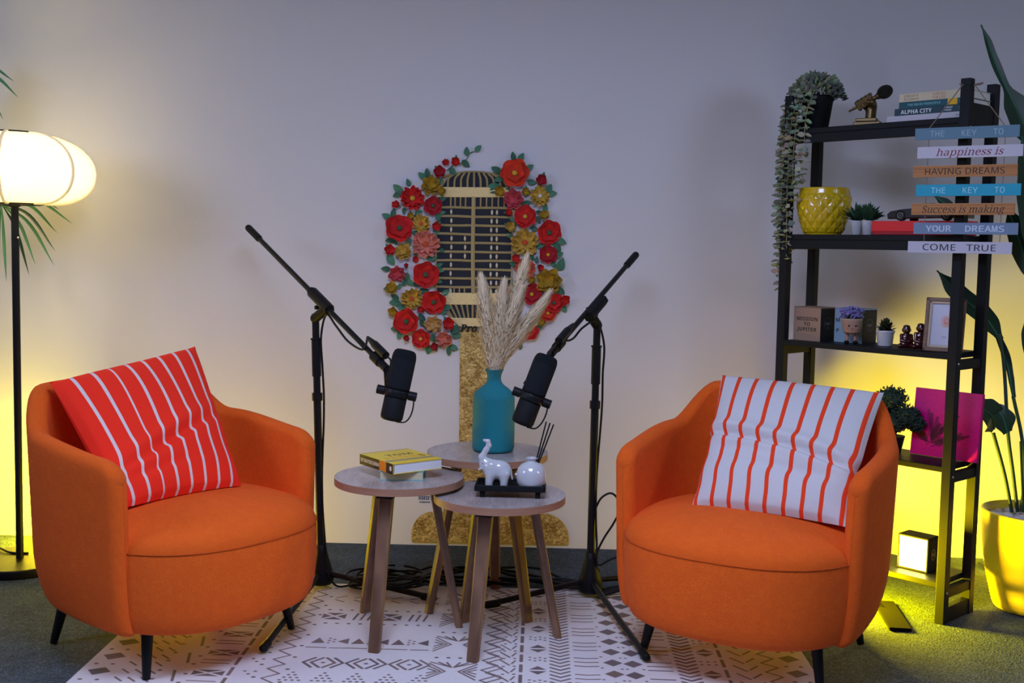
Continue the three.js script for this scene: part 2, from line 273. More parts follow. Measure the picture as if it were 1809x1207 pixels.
/* ---------------------------------------------------------------- microphone wall art */
{
  const t = thing('microphone_wall_art', 'large gold and black microphone artwork on the back wall', 'wall art', [-.262, 0, 0]);
  const X = x => x + .262;                       // data below in room coordinates
  const slab = (shape, depth, z, name, mat) => { const g = new THREE.ExtrudeGeometry(shape, { depth, bevelEnabled: true, bevelThickness: .0015, bevelSize: .0015, bevelSegments: 2, curveSegments: 20 }); g.translate(0, 0, z); return mesh(name, g, mat, t); };
  const poly = pts => { const s = new THREE.Shape(); pts.forEach(([x, y], i) => i ? s.lineTo(X(x), y) : s.moveTo(X(x), y)); s.closePath(); return s; };
  // stem and foot
  slab(poly([[-.306, .115], [-.304, .5], [-.306, .82], [-.312, .86], [-.345, .872], [-.17, .872], [-.197, .86], [-.194, .82], [-.193, .5], [-.192, .115]]), .003, .0005, 'stem', M.gold);
  const foot = new THREE.Shape(); foot.moveTo(X(-.478), .014); foot.bezierCurveTo(X(-.49), .05, X(-.472), .128, X(-.40), .130); foot.lineTo(X(.02), .134); foot.bezierCurveTo(X(.10), .128, X(.125), .06, X(.114), .016); foot.closePath();
  slab(foot, .003, .0042, 'foot', M.gold);
  // head: black ground, gold bands, ribs and rope bars
  const head = new THREE.Shape(); head.moveTo(X(-.398), 1.33); head.lineTo(X(-.384), 1.356); head.quadraticCurveTo(X(-.355), 1.405, X(-.30), 1.414); head.lineTo(X(-.225), 1.416); head.quadraticCurveTo(X(-.165), 1.407, X(-.138), 1.36); head.lineTo(X(-.117), 1.33); head.lineTo(X(-.115), .96); head.lineTo(X(-.15), .925); head.quadraticCurveTo(X(-.165), .885, X(-.185), .868); head.lineTo(X(-.335), .868); head.quadraticCurveTo(X(-.36), .885, X(-.372), .925); head.lineTo(X(-.4), .96); head.closePath();
  slab(head, .002, .0005, 'grille_ground', M.slot);
  const bar = (pts, r, name, n = 14) => { const m = mesh(name, tube(pts.map(([x, y]) => V(X(x), y, 0)), r, n, 6), M.goldRope, t); m.scale.z = .8; m.position.z = .004; return m; };
  slab(poly([[-.386, 1.357], [-.14, 1.359], [-.116, 1.325], [-.397, 1.322]]), .004, .003, 'upper_band', M.goldRope);
  slab(poly([[-.397, .965], [-.118, .967], [-.15, .925], [-.37, .923]]), .004, .003, 'lower_band', M.goldRope);
  slab(poly([[-.342, .872], [-.178, .872], [-.196, .842], [-.31, .842]]), .004, .003, 'collar_band', M.goldRope);
  const rr = rng(8), wob = () => (rr() - .5) * .003;
  for (let k = 0; k <= 10; k++) { const f = k / 10, xb = -.384 + f * .246, xt = -.262 + (f - .5) * .17, xm = (xb + xt) / 2 + (f - .5) * .025; bar([[xb, 1.356], [xm, 1.392], [xt, 1.414 - Math.abs(f - .5) ** 2 * .03]], .0044, 'dome_rib'); }
  bar([[-.384, 1.358], [-.355, 1.398], [-.31, 1.414], [-.262, 1.417], [-.21, 1.414], [-.165, 1.4], [-.139, 1.361]], .0036, 'dome_rim', 30);
  for (let k = 0; k <= 10; k++) { const f = k / 10, xt = -.368 + f * .215, xb = -.335 + f * .15; bar([[xt, .924], [xb, .872]], .0044, 'base_rib', 6); }
  bar([[-.372, .924], [-.352, .885], [-.335, .87], [-.26, .869], [-.186, .87], [-.168, .885], [-.15, .926]], .0036, 'base_rim', 30);
  const rows = []; for (let k = 0; k < 10; k++) rows.push(1.284 - k * .0328);
  for (const y of rows) bar([[-.398, y + wob()], [-.33, y + wob()], [-.262, y + wob()], [-.19, y + wob()], [-.117, y + wob()]], .0052, 'grille_bar', 24);
  bar([[-.262, 1.325], [-.2625, 1.15], [-.259, .965]], .0085, 'grille_spine', 20);
  for (const s of [-1, 1]) bar([[-.258 + s * .14, 1.325], [-.258 + s * .1425, 1.15], [-.258 + s * .141, .965]], .004, 'grille_side', 16);
  for (const x of [-.347, -.331, -.311, -.292, -.236, -.214, -.193, -.17, -.148]) { bar([[x, 1.322], [x, 1.287]], .0034, 'grille_tie', 4); bar([[x, .986], [x, .965]], .0034, 'grille_tie', 4); }
  const ropeWhite = std(lin(.72, .64, .46), .7);
  for (let k = 0; k < 10; k++) for (const x of [-.344, -.194, -.173].concat(k > 2 && k < 6 ? [-.291] : [])) { const y = 1.284 - (k + .5) * .0328; const m = mesh('white_tie', place(new THREE.SphereGeometry(1, 8, 6).scale(.0045, .0095, .004), X(x) + wob(), y, .006), ropeWhite, t); }
  // lettering
  const serifBold = await new FontLoader().loadAsync('fonts/droid/droid_serif_bold.typeface.json'), serif = await new FontLoader().loadAsync('fonts/droid/droid_serif_regular.typeface.json');
  const word = (text, font, size, x, y, z, mat, slant, fat = 0) => { const g = new TextGeometry(text, { font, size, depth: .0012, curveSegments: 5, bevelEnabled: fat > 0, bevelThickness: .0004, bevelSize: fat, bevelSegments: 1 }); g.applyMatrix4(new THREE.Matrix4().set(1, slant, 0, 0, 0, 1, 0, 0, 0, 0, 1, 0, 0, 0, 0, 1)); g.computeBoundingBox(); const b = g.boundingBox; g.translate(X(x) - b.min.x, y, z); return mesh('lettering', g, mat, t); };
  word('Procast', serifBold, .026, -.308, .822, .0085, M.inkBlack, .28, .0007);
  word('SHIFA', serifBold, .0135, -.457, .176, .0005, M.inkBlue, 0);
  word('sculptures', serif, .0060, -.453, .164, .0005, M.inkBlue, 0);
}
/* ---------------------------------------------------------------- felt flowers on the wall */
const FLOWERS = [
  ['bud','red',-0.368,1.446,0.013], ['bud','red',-0.326,1.455,0.017], ['bud','crimson',-0.386,1.414,0.022], ['ruffle','mustard',-0.422,1.362,0.036], ['bud','mustard',-0.377,1.341,0.016], 
  ['daisy','red',-0.491,1.315,0.044], ['poppy','crimson',-0.415,1.289,0.034], ['bud','red',-0.549,1.289,0.015], ['poppy','red',-0.538,1.200,0.050], ['bud','mustard',-0.496,1.253,0.013], 
  ['daisy','yellow',-0.452,1.222,0.034], ['bud','red',-0.399,1.216,0.017], ['daisy','salmon',-0.438,1.147,0.050], ['ruffle','yellow',-0.518,1.114,0.032], ['bud','red',-0.571,1.124,0.020], 
  ['bud','red',-0.474,1.092,0.013], ['bud','crimson',-0.509,1.066,0.009], ['poppy','red',-0.439,1.033,0.048], ['ruffle','pink',-0.545,1.036,0.032], ['bud','mustard',-0.564,0.978,0.023], 
  ['daisy','yellow',-0.489,0.946,0.041], ['poppy','red',-0.404,0.933,0.044], ['bud','mustard',-0.555,0.894,0.019], ['poppy','red',-0.505,0.857,0.047], ['bud','red',-0.453,0.900,0.013], 
  ['ruffle','peach',-0.406,0.850,0.033], ['bud','red',-0.348,0.853,0.023], ['ruffle','salmon',-0.363,0.793,0.032], ['poppy','red',-0.450,0.792,0.036], ['bud','crimson',-0.507,0.795,0.012], 
  ['bud','crimson',-0.398,0.765,0.016], ['poppy','scarlet',-0.110,1.412,0.051], ['bud','crimson',-0.007,1.391,0.021], ['daisy','yellow',-0.019,1.327,0.038], 
  ['bud','mustard',-0.071,1.349,0.015], ['bud','mustard',-0.161,1.349,0.020], ['ruffle','pink',-0.113,1.319,0.038], ['poppy','red',-0.068,1.251,0.042], ['bud','mustard',0.003,1.258,0.019], 
  ['poppy','red',0.017,1.198,0.045], ['bud','yellow',-0.124,1.217,0.019], ['bud','red',-0.133,1.267,0.013], ['daisy','yellow',-0.072,1.159,0.051], ['poppy','crimson',0.015,1.114,0.034], 
  ['bud','red',-0.101,1.102,0.015], ['daisy','coral',-0.064,1.059,0.040], ['bud','red',-0.010,1.066,0.013], ['ruffle','mustard',0.027,1.016,0.049], ['bud','mustard',-0.038,1.017,0.015], 
  ['poppy','crimson',-0.042,0.966,0.039], ['bud','red',0.081,0.950,0.020], ['poppy','red',0.041,0.936,0.036], ['poppy','scarlet',0.019,0.894,0.030], ['bud','mustard',0.000,0.860,0.015], 
  ['poppy','red',-0.045,0.827,0.033], ['bud','red',-0.126,0.961,0.019], ['bud','salmon',-0.131,0.863,0.019], 
];
const LEAVES = [ // x, y, length, tip direction
  [-0.289,1.490,0.037,95], [-0.248,1.501,0.035,50], [-0.293,1.445,0.039,-40], [-0.340,1.417,0.039,-45], [-0.455,1.399,0.039,140], [-0.435,1.410,0.037,100], [-0.506,1.373,0.032,110], 
  [-0.543,1.351,0.049,145], [-0.547,1.327,0.037,200], [-0.388,1.381,0.037,-35], [-0.585,1.245,0.044,150], [-0.560,1.260,0.037,80], [-0.521,1.266,0.028,-90], [-0.467,1.263,0.032,20], 
  [-0.379,1.313,0.032,20], [-0.393,1.248,0.037,-80], [-0.378,1.263,0.028,10], [-0.475,1.240,0.037,-40], [-0.479,1.188,0.028,180], [-0.395,1.191,0.032,-20], [-0.571,1.159,0.042,190], 
  [-0.552,1.155,0.032,-60], [-0.500,1.152,0.032,60], [-0.379,1.123,0.030,-10], [-0.415,1.093,0.042,10], [-0.567,1.086,0.051,-60], [-0.588,1.052,0.037,175], [-0.385,1.068,0.028,30], 
  [-0.380,1.051,0.032,0], [-0.118,1.476,0.035,100], [-0.087,1.471,0.039,65], [-0.058,1.434,0.039,35], [-0.179,1.424,0.046,150], [-0.168,1.391,0.042,200], [-0.191,1.365,0.042,180], 
  [-0.191,1.347,0.037,195], [-0.136,1.350,0.032,0], [-0.047,1.382,0.037,-5], [-0.018,1.372,0.028,-100], [0.016,1.358,0.042,60], [0.027,1.341,0.042,5], [-0.061,1.345,0.028,-30], 
  [-0.066,1.303,0.037,25], [0.003,1.287,0.037,80], [-0.018,1.270,0.028,160], [-0.019,1.243,0.032,-70], [-0.033,1.210,0.032,-10], [-0.129,1.183,0.032,165], [0.038,1.205,0.042,15], 
  [0.066,1.166,0.046,-25], [0.052,1.144,0.044,-50], [0.056,1.115,0.042,20], [-0.011,1.148,0.037,20], [-0.044,1.107,0.037,-50], [0.066,1.080,0.056,70], [0.040,1.079,0.032,-60], 
  [-0.111,1.077,0.037,160], [-0.023,1.095,0.028,90], [-0.116,1.242,0.032,-60], [-0.109,1.219,0.028,-80], [-0.507,1.022,0.037,-80], [-0.494,1.001,0.037,-40], [-0.517,1.000,0.032,-120], 
  [-0.473,1.001,0.032,60], [-0.536,0.987,0.028,50], [-0.553,0.947,0.037,150], [-0.553,0.926,0.044,180], [-0.527,0.909,0.037,-30], [-0.443,0.974,0.037,0], [-0.388,1.007,0.032,-10], 
  [-0.362,0.967,0.037,30], [-0.413,0.911,0.042,-80], [-0.353,0.910,0.037,10], [-0.366,0.893,0.032,-120], [-0.450,0.872,0.037,-40], [-0.548,0.827,0.042,180], [-0.531,0.805,0.042,-120], 
  [-0.446,0.849,0.032,-30], [-0.407,0.795,0.037,-60], [-0.416,0.829,0.028,-80], [-0.323,0.830,0.051,45], [-0.318,0.806,0.039,0], [-0.328,0.760,0.037,-25], [-0.347,0.747,0.037,-90], 
  [-0.424,0.752,0.042,-100], [-0.466,0.772,0.037,-150], [-0.004,0.967,0.037,-90], [0.068,0.981,0.042,-45], [0.082,0.916,0.037,-60], [0.044,0.903,0.037,-20], [-0.019,0.880,0.042,120], 
  [-0.014,0.840,0.039,20], [-0.080,0.769,0.028,-90], [-0.198,0.709,0.032,-160], [-0.110,1.007,0.037,90], 
];
{
  const tone = { red: [.62, .012, .010], crimson: [.42, .008, .016], scarlet: [.66, .035, .008], mustard: [.46, .27, .012], yellow: [.60, .37, .045], salmon: [.72, .22, .15], pink: [.62, .07, .09], peach: [.68, .40, .13], coral: [.70, .13, .06] };
  const mats = {}; for (const k in tone) mats[k] = [0, 1, 2].map(i => std(lin(...tone[k].map(v => v * (.82 + i * .16))), .85));
  const greens = [[.06, .19, .105], [.075, .23, .13], [.045, .145, .08]].map(c => std(lin(...c), .8));
  const eye = { red: std(lin(.62, .38, .03), .8), other: std(lin(.60, .07, .02), .8), white: std(lin(.75, .72, .66), .8), green: std(lin(.035, .11, .05), .8) };
  // petal of unit length along +y, width w, cupped towards +z
  const petal = (w, cup, ruffle, round) => gridGeo(6, 6, (u, v) => { const a = (u - .5) * 2, prof = Math.pow(Math.sin(Math.PI * Math.min(1, .10 + v * (round ? .76 : .86))), .65), x = a * w * prof, tipIn = round ? (1 - a * a * .18) : (1 - a * a * .1); return [x, v * tipIn, cup * v * v + .12 * a * a * v + ruffle * Math.sin(a * 7 + v * 5) * v]; });
  const leafGeo = gridGeo(4, 8, (u, v) => { const a = (u - .5) * 2, w = .29 * Math.pow(Math.sin(Math.PI * Math.pow(v, .8)), .8); return [v - .5, a * w, .10 * Math.abs(a) * w / .24 + .08 * Math.sin(v * Math.PI) + .02]; });
  const kinds = {
    poppy: { rings: [[6, 1.0, petal(.64, .22, .035, true)], [5, .68, petal(.62, .40, .05, true)]], size: 1 },
    daisy: { rings: [[13, 1.0, petal(.30, .20, .02, true)], [11, .72, petal(.30, .34, .02, true)]], size: 1 },
    ruffle: { rings: [[7, 1.0, petal(.42, .26, .08, true)], [6, .78, petal(.42, .50, .10, true)], [4, .52, petal(.46, .85, .12, true)]], size: 1 },
    bud: { rings: [[5, 1.0, petal(.55, .55, .06, true)], [3, .72, petal(.6, .9, .05, true)]], size: 1 },
  };
  const dome = new THREE.SphereGeometry(1, 12, 8, 0, 7, 0, 1.6); dome.rotateX(Math.PI / 2);
  const stamen = new THREE.SphereGeometry(1, 6, 5);
  const nouns = { poppy: 'poppy', daisy: 'daisy', ruffle: 'ruffled bloom', bud: 'rosebud' };
  const ord = ['topmost', 'second', 'third', 'fourth', 'fifth', 'sixth', 'seventh', 'eighth', 'ninth', 'tenth', 'eleventh', 'twelfth'];
  const r = rng(77), MX = -.262, made = [];
  const rank = FLOWERS.map(f => { const same = FLOWERS.filter(o => o[0] === f[0] && o[1] === f[1] && (o[2] < MX) === (f[2] < MX)).sort((a, b) => b[3] - a[3]); return same.length > 1 ? ord[same.indexOf(f)] : 'only'; });
  FLOWERS.forEach((f, n) => {
    const [kind, color, x, y, s] = f, side = x < MX ? 'left' : 'right', K = kinds[kind];
    const pos = rank[n] === 'only' ? `only ${color} felt ${nouns[kind]}` : rank[n] === 'topmost' ? `topmost ${color} felt ${nouns[kind]}` : `${rank[n]} ${color} felt ${nouns[kind]} from the top`;
    const t = thing('felt_flower', `${pos}, on the ${side} side of the gold microphone artwork`, 'flower', [x, y, .006 + (n % 3) * .003], 0, 'felt flowers around the microphone artwork');
    t.rotation.z = r() * 6.28; t.rotation.x = (r() - .5) * .5; t.rotation.y = (r() - .5) * .5;
    K.rings.forEach(([cnt, sc, g], ri) => { for (let k = 0; k < cnt; k++) { const m = mesh('petal', g, mats[color][(k * 2 + ri + (k === cnt - 1 ? 1 : 0)) % 3], t); const q = s * sc * 1.06 * (.94 + r() * .12); m.scale.set(q, q, q); m.rotation.z = k / cnt * Math.PI * 2 + ri * .4 + (r() - .5) * .25; m.position.z = .004 + ri * .004 + (k % 2) * .0022; } });
    if (kind === 'daisy' || kind === 'poppy') {
      const cm = kind === 'daisy' ? (color === 'red' ? eye.red : n % 2 ? eye.white : eye.other) : (n % 3 === 1 ? eye.red : eye.green);
      const c = mesh('flower_centre', dome, cm, t); c.scale.setScalar(s * .2); c.position.z = .010 + s * .12;
      if (kind === 'daisy') for (let k = 0; k < 9; k++) { const st = mesh('stamen', stamen, k % 2 ? eye.red : cm, c); st.scale.setScalar(.2); const a = k * .7; st.position.set(Math.cos(a) * .95, Math.sin(a) * .95, .3); }
    }
    if (kind === 'bud') { const sp = mesh('sepal', leafGeo, greens[0], t); sp.scale.setScalar(s * 1.3); sp.position.set(0, -s * .75, .002); sp.rotation.z = -1.57; }
    t.updateMatrixWorld(true); made.push(t);
  });
  LEAVES.forEach(([x, y, l, deg], n) => {
    let best = 0, bd = 9; FLOWERS.forEach((f, i) => { const d = Math.hypot(f[2] - x, f[3] - y) - f[4]; if (d < bd) { bd = d; best = i; } });
    const m = new THREE.Mesh(leafGeo, greens[n % 3]); m.name = 'leaf'; m.castShadow = m.receiveShadow = true;
    m.scale.setScalar(l); m.position.set(x, y, .004); m.rotation.set((r() - .5) * .4, (r() - .5) * .4, deg * D2R); scene.add(m); made[best].attach(m);
  });
  // twig that carries the topmost buds
  const tw = made[1]; const g = tube([[-.364, 1.419, .004], [-.339, 1.438, .005], [-.305, 1.449, .006], [-.285, 1.47, .005], [-.281, 1.482, .005], [-.262, 1.491, .004]], .0016, 30, 6);
  const m = new THREE.Mesh(g, greens[2]); m.name = 'twig'; m.castShadow = true; scene.add(m); tw.attach(m);
}
/* ---------------------------------------------------------------- armchairs */
function armchair(x, z, deg, label) {
  const t = thing('armchair', label, 'armchair', [x, 0, z], deg * D2R, 'orange tub armchairs');
  // centre line of the shell in plan, from one arm round the back to the other
  const path = [], A = .327, B = .325, NP = 110, TH = .056;
  for (let v = .225; v > .001; v -= .015) path.push([-A + .012 * (v / .225) ** 2, v]);
  for (let i = 0; i <= NP; i++) { const a = Math.PI - Math.PI * i / NP, e = 2 / 2.55, c = Math.cos(a), s = Math.sin(a); path.push([A * Math.sign(c) * Math.abs(c) ** e, -B * Math.abs(s) ** e]); }
  for (let v = .015; v <= .2251; v += .015) path.push([A - .012 * (v / .225) ** 2, v]);
  // even spacing, finer at the ends
  const len = [0]; for (let i = 1; i < path.length; i++) len.push(len[i - 1] + Math.hypot(path[i][0] - path[i - 1][0], path[i][1] - path[i - 1][1]));
  const LT = len[len.length - 1], at = s => { let i = 1; while (i < len.length - 1 && len[i] < s) i++; const f = (s - len[i - 1]) / (len[i] - len[i - 1] || 1); return [path[i - 1][0] + (path[i][0] - path[i - 1][0]) * f, path[i - 1][1] + (path[i][1] - path[i - 1][1]) * f]; };
  const st = []; for (let k = 0; k <= 10; k++) st.push(.07 * (1 - Math.cos(k / 10 * Math.PI / 2))); for (let k = 1; k < 90; k++) st.push(.07 + (LT - .14) * k / 90); for (let k = 10; k >= 0; k--) st.push(LT - .07 * (1 - Math.cos(k / 10 * Math.PI / 2)));
  const ss = (a, b, x) => { const q = Math.min(1, Math.max(0, (x - a) / (b - a))); return q * q * (3 - 2 * q); };
  const sect = st.map(s => {
    const d = Math.min(s, LT - s), [u, v] = at(s), [u1, v1] = at(Math.max(0, s - .004)), [u2, v2] = at(Math.min(LT, s + .004));
    const l = Math.hypot(u2 - u1, v2 - v1), n = [-(v2 - v1) / l, (u2 - u1) / l];           // path runs left, back, right: outward
    const out = (n[0] * u + n[1] * (v - .1)) < 0 ? [-n[0], -n[1]] : n;
    const th = TH * Math.sqrt(Math.max(0, 1 - (Math.max(0, .03 - d) / .03) ** 2));
    let top = .588 + .036 * ss(0, .40, d) + .112 * ss(.37, .525, d); if (d < .075) top -= .06 * (1 - Math.sqrt(Math.max(0, 1 - ((.075 - d) / .075) ** 2)));
    let bot = .127 + .004 * ss(.1, .5, d); if (d < .03) bot += .012 * (1 - Math.sqrt(Math.max(0, 1 - ((.03 - d) / .03) ** 2)));
    return { u, v, out, th: Math.max(th, .0005), top, bot, in: .022 + .020 * ss(0, .45, d) };
  });
  const NS = 40, loop = (S, k) => { // stadium section: outer side down, bottom, inner side up, top
    const r = S.th / 2, f = k / NS * 40; let o, h;
    if (f <= 12) { o = r; h = S.top - r - (S.top - S.bot - 2 * r) * f / 12; } else if (f <= 18) { const a = (f - 12) / 6 * Math.PI; o = r * Math.cos(a); h = S.bot + r - r * Math.sin(a); } else if (f <= 30) { o = -r; h = S.bot + r + (S.top - S.bot - 2 * r) * (f - 18) / 12; } else { const a = (f - 30) / 10 * Math.PI; o = -r * Math.cos(a); h = S.top - r + r * Math.sin(a); }
    const inset = S.in * Math.max(0, (.33 - h) / .20) ** 2.4; o -= inset; o += .012 * Math.max(0, (h - .3) / .4);
    return [S.u + S.out[0] * o, h, S.v + S.out[1] * o];
  };
  const shell = gridGeo(NS, st.length - 1, (a, b) => loop(sect[Math.round(b * (st.length - 1))], a * NS), { closeU: true, uv: (a, b) => [a * 1.2, b * 1.6] });
  mesh('shell', shell, M.orange, t);
  // seat: rounded drum with a domed top
  const plan = a => { const e = 2 / 2.5, c = Math.cos(a), s = Math.sin(a), fr = s > 0 ? .345 : .30; return [.336 * Math.sign(c) * Math.abs(c) ** e, .055 + fr * Math.sign(s) * Math.abs(s) ** e]; };
  const prof = [[0, .128], [.5, .128], [.84, .129], [.90, .132], [.94, .140], [.968, .158], [.988, .19], [1, .24], [1.004, .30], [1.0, .345], [.992, .360], [.978, .372], [.95, .384], [.90, .396], [.8, .409], [.6, .424], [.35, .432], [0, .435]];
  const seat = gridGeo(120, prof.length - 1, (u, v) => { const [k, h] = prof[Math.round(v * (prof.length - 1))], [x, z] = plan(-u * Math.PI * 2); return [x * k, h, .055 + (z - .055) * k]; }, { closeU: true, uv: (u, v) => [u * 2, v * .8] });
  const s = mesh('seat', seat, M.orange, t);
  const rim = []; for (let k = 0; k <= 60; k++) { const a = (.10 + .80 * k / 60) * Math.PI, [x, z] = plan(a); rim.push(V(x * 1.001, .352, .055 + (z - .055) * 1.001)); }
  mesh('piping', tube(rim, .0014, 120, 6), M.orange, s);
  for (const [sx, sz] of [[-1, 1], [1, 1], [-1, -1], [1, -1]]) { const leg = mesh('leg', cyl(V(sx * .252, .004, sz * .215), V(sx * .225, .155, sz * .185), .0105, .018, 16), M.blackMetal, t); }
  return t;
}
const chairA = armchair(-1.045, 1.066, 55, 'orange fabric tub armchair holding the red striped cushion');
const chairB = armchair(.625, 1.05, -29, 'orange fabric tub armchair holding the white striped cushion');

/* ---------------------------------------------------------------- cushions */
function cushion(chair, corners, tex, T, foldFn, label) {
  const [BL, BR, TL, TR] = corners.map(c => V(...c)), N = 56;
  const nrm = V().crossVectors(V().subVectors(BR, BL), V().subVectors(TL, BL)).normalize();
  const side = s => gridGeo(N, N, (u, v) => {
    const a = u * 2 - 1, b = v * 2 - 1, pin = .035; let uu = .5 + a / 2 * (1 - pin * (1 - b * b) * a * a), vv = .5 + b / 2 * (1 - pin * (1 - a * a) * b * b);
    const f = foldFn(a, b); uu += f.shift; vv += f.lift || 0;
    const p = V().addScaledVector(BL, (1 - uu) * (1 - vv)).addScaledVector(BR, uu * (1 - vv)).addScaledVector(TL, (1 - uu) * vv).addScaledVector(TR, uu * vv);
    const puff = T * Math.pow(Math.max(0, (1 - a * a) * (1 - b * b)), .42);
    const rip = Math.max(0, (1 - a ** 8) * (1 - b ** 8)) * (s > 0 ? f.d : 0);
    p.addScaledVector(nrm, s * puff + rip); return [p.x, p.y, p.z];
  }, { uv: (u, v) => [u, v] });
  const g = mergeGeometries([side(1), (() => { const q = side(-1), i = q.index.array; for (let k = 0; k < i.length; k += 3) { const x = i[k]; i[k] = i[k + 1]; i[k + 1] = x; } q.computeVertexNormals(); return q; })()]);
  const t = thing('cushion', label, 'cushion', [chair.position.x, 0, chair.position.z], chair.rotation.y, 'striped cushions');
  mesh('cover', g, std(0xffffff, .9, { map: tex, bumpMap: weaveBump, bumpScale: .0005 }), t);
  return t;
}
{
  const stripes = (base, ink, xs, ws) => canvasTex(1024, 512, (g, w, h) => { g.fillStyle = base; g.fillRect(0, 0, w, h); g.fillStyle = ink; xs.forEach((x, i) => g.fillRect((x - ws[i] / 2) * w, 0, ws[i] * w, h)); });
  const xs1 = [.105, .225, .335, .45, .565, .68, .795, .91], red = stripes('#ff2a06', '#e2d2cc', xs1, [.021, .021, .013, .021, .021, .021, .021, .021]);
  const xs2 = [.02, .135, .25, .37, .485, .605, .72, .835, .965], wht = stripes('#cfcccc', '#ee3d08', xs2, xs2.map(() => .026));
  const G = (x, w) => Math.exp(-((x / w) ** 2));
  cushion(chairA, [[-.238, .432, .085], [.165, .432, .095], [-.243, .745, -.225], [.252, .815, -.225]], red, .068, (a, b) => {
    const l1 = b + .38 - .28 * (a + .2), l2 = b + .62 - .1 * a, m = G(a - .1, .8);
    return { shift: -.022 * m * (l1 / .10) * G(l1, .10) + .006 * Math.sin(b * 9 + a * 3) * G(b + .6, .4), d: -.016 * G(l1, .06) * m + .009 * G(l1 - .13, .1) * m - .010 * G(l2, .06) * G(a + .3, .5) + .003 * Math.sin(a * 5 + b * 4) };
  }, 'red cushion with thin white stripes leaning on the orange armchair');
  cushion(chairB, [[-.150, .428, .125], [.282, .428, .135], [-.205, .760, -.232], [.282, .744, -.232]], wht, .062, (a, b) => {
    const l1 = b + .10 + .16 * (a + .2), l2 = b + .45 + .05 * a, l3 = b + .28 + .1 * a;
    return { shift: -.024 * (l1 / .09) * G(l1, .09) + .005 * Math.sin(b * 13 + a) * G(b + .5, .4), d: -.022 * G(l1, .05) + .012 * G(l1 - .11, .08) + .010 * G(l1 + .1, .07) - .010 * G(l2, .06) * G(a - .2, .6) - .007 * G(l3, .05) * G(a + .5, .5) + .003 * Math.sin(a * 4 - b * 5) };
  }, 'white cushion with orange stripes leaning on the orange armchair');
}

/* ---------------------------------------------------------------- nesting side tables */
function sideTable(x, z, h, feet, label) {
  const t = thing('side_table', label, 'side table', [x, 0, z], 0, 'round wooden side tables'), R = .189, T = .021;
  const top = mesh('table_top', place(new THREE.CylinderGeometry(R, R, T, 72, 1), 0, h - T / 2, 0), [M.tableEdge, M.tableTop, M.walnut], t);
  feet.forEach(([fx, fz]) => {
    const lx = fx - x, lz = fz - z, l = Math.hypot(lx, lz), dx = lx / l, dz = lz / l, ang = Math.atan2(dx, dz), ry = .004;
    const a = V(dx * .098, h - T, dz * .098), b = V(dx * l, ry, dz * l);
    const leg = gridGeo(16, 1, (u, v) => { const k = Math.floor(u * 16 + .001) % 16, q = Math.floor(k / 4), e = (k % 4) / 3 * Math.PI / 2, cr = .006, W = (v ? .021 : .0165), Dp = (v ? .0125 : .011); const sx = [1, -1, -1, 1][q], sz = [1, 1, -1, -1][q], a0 = q * Math.PI / 2 + e; const px = sx * (W - cr) + cr * Math.cos(a0), pz = sz * (Dp - cr) + cr * Math.sin(a0); const c = V().lerpVectors(b, a, v); return [c.x + Math.cos(ang) * px + dx * pz, c.y, c.z - Math.sin(ang) * px + dz * pz]; }, { uv: (u, v) => [v * .5, u * .12] });
    const g2 = leg.toNonIndexed(); g2.computeVertexNormals();
    const m = mesh('leg', g2, M.walnut, t);
    const br = rbox(.05, .022, .05, .004); br.rotateY(ang); br.translate(dx * .1, h - T - .011, dz * .1); mesh('bracket', br, M.blackMatte, t);
  });
  mesh('apron', place(new THREE.CylinderGeometry(.085, .085, .012, 32), 0, h - T - .006, 0), M.blackMatte, t);
}
sideTable(-.41, .967, .468, [[-.453, 1.155], [-.532, .815], [-.232, .925]], 'round side table carrying two books');
sideTable(-.112, 1.035, .437, [[-.173, 1.208], [.063, .995], [-.219, .883]], 'lowest round side table carrying the black tray');
sideTable(-.163, .728, .502, [[-.335, .806], [-.139, .536], [-.026, .865]], 'tallest round side table carrying the teal vase');
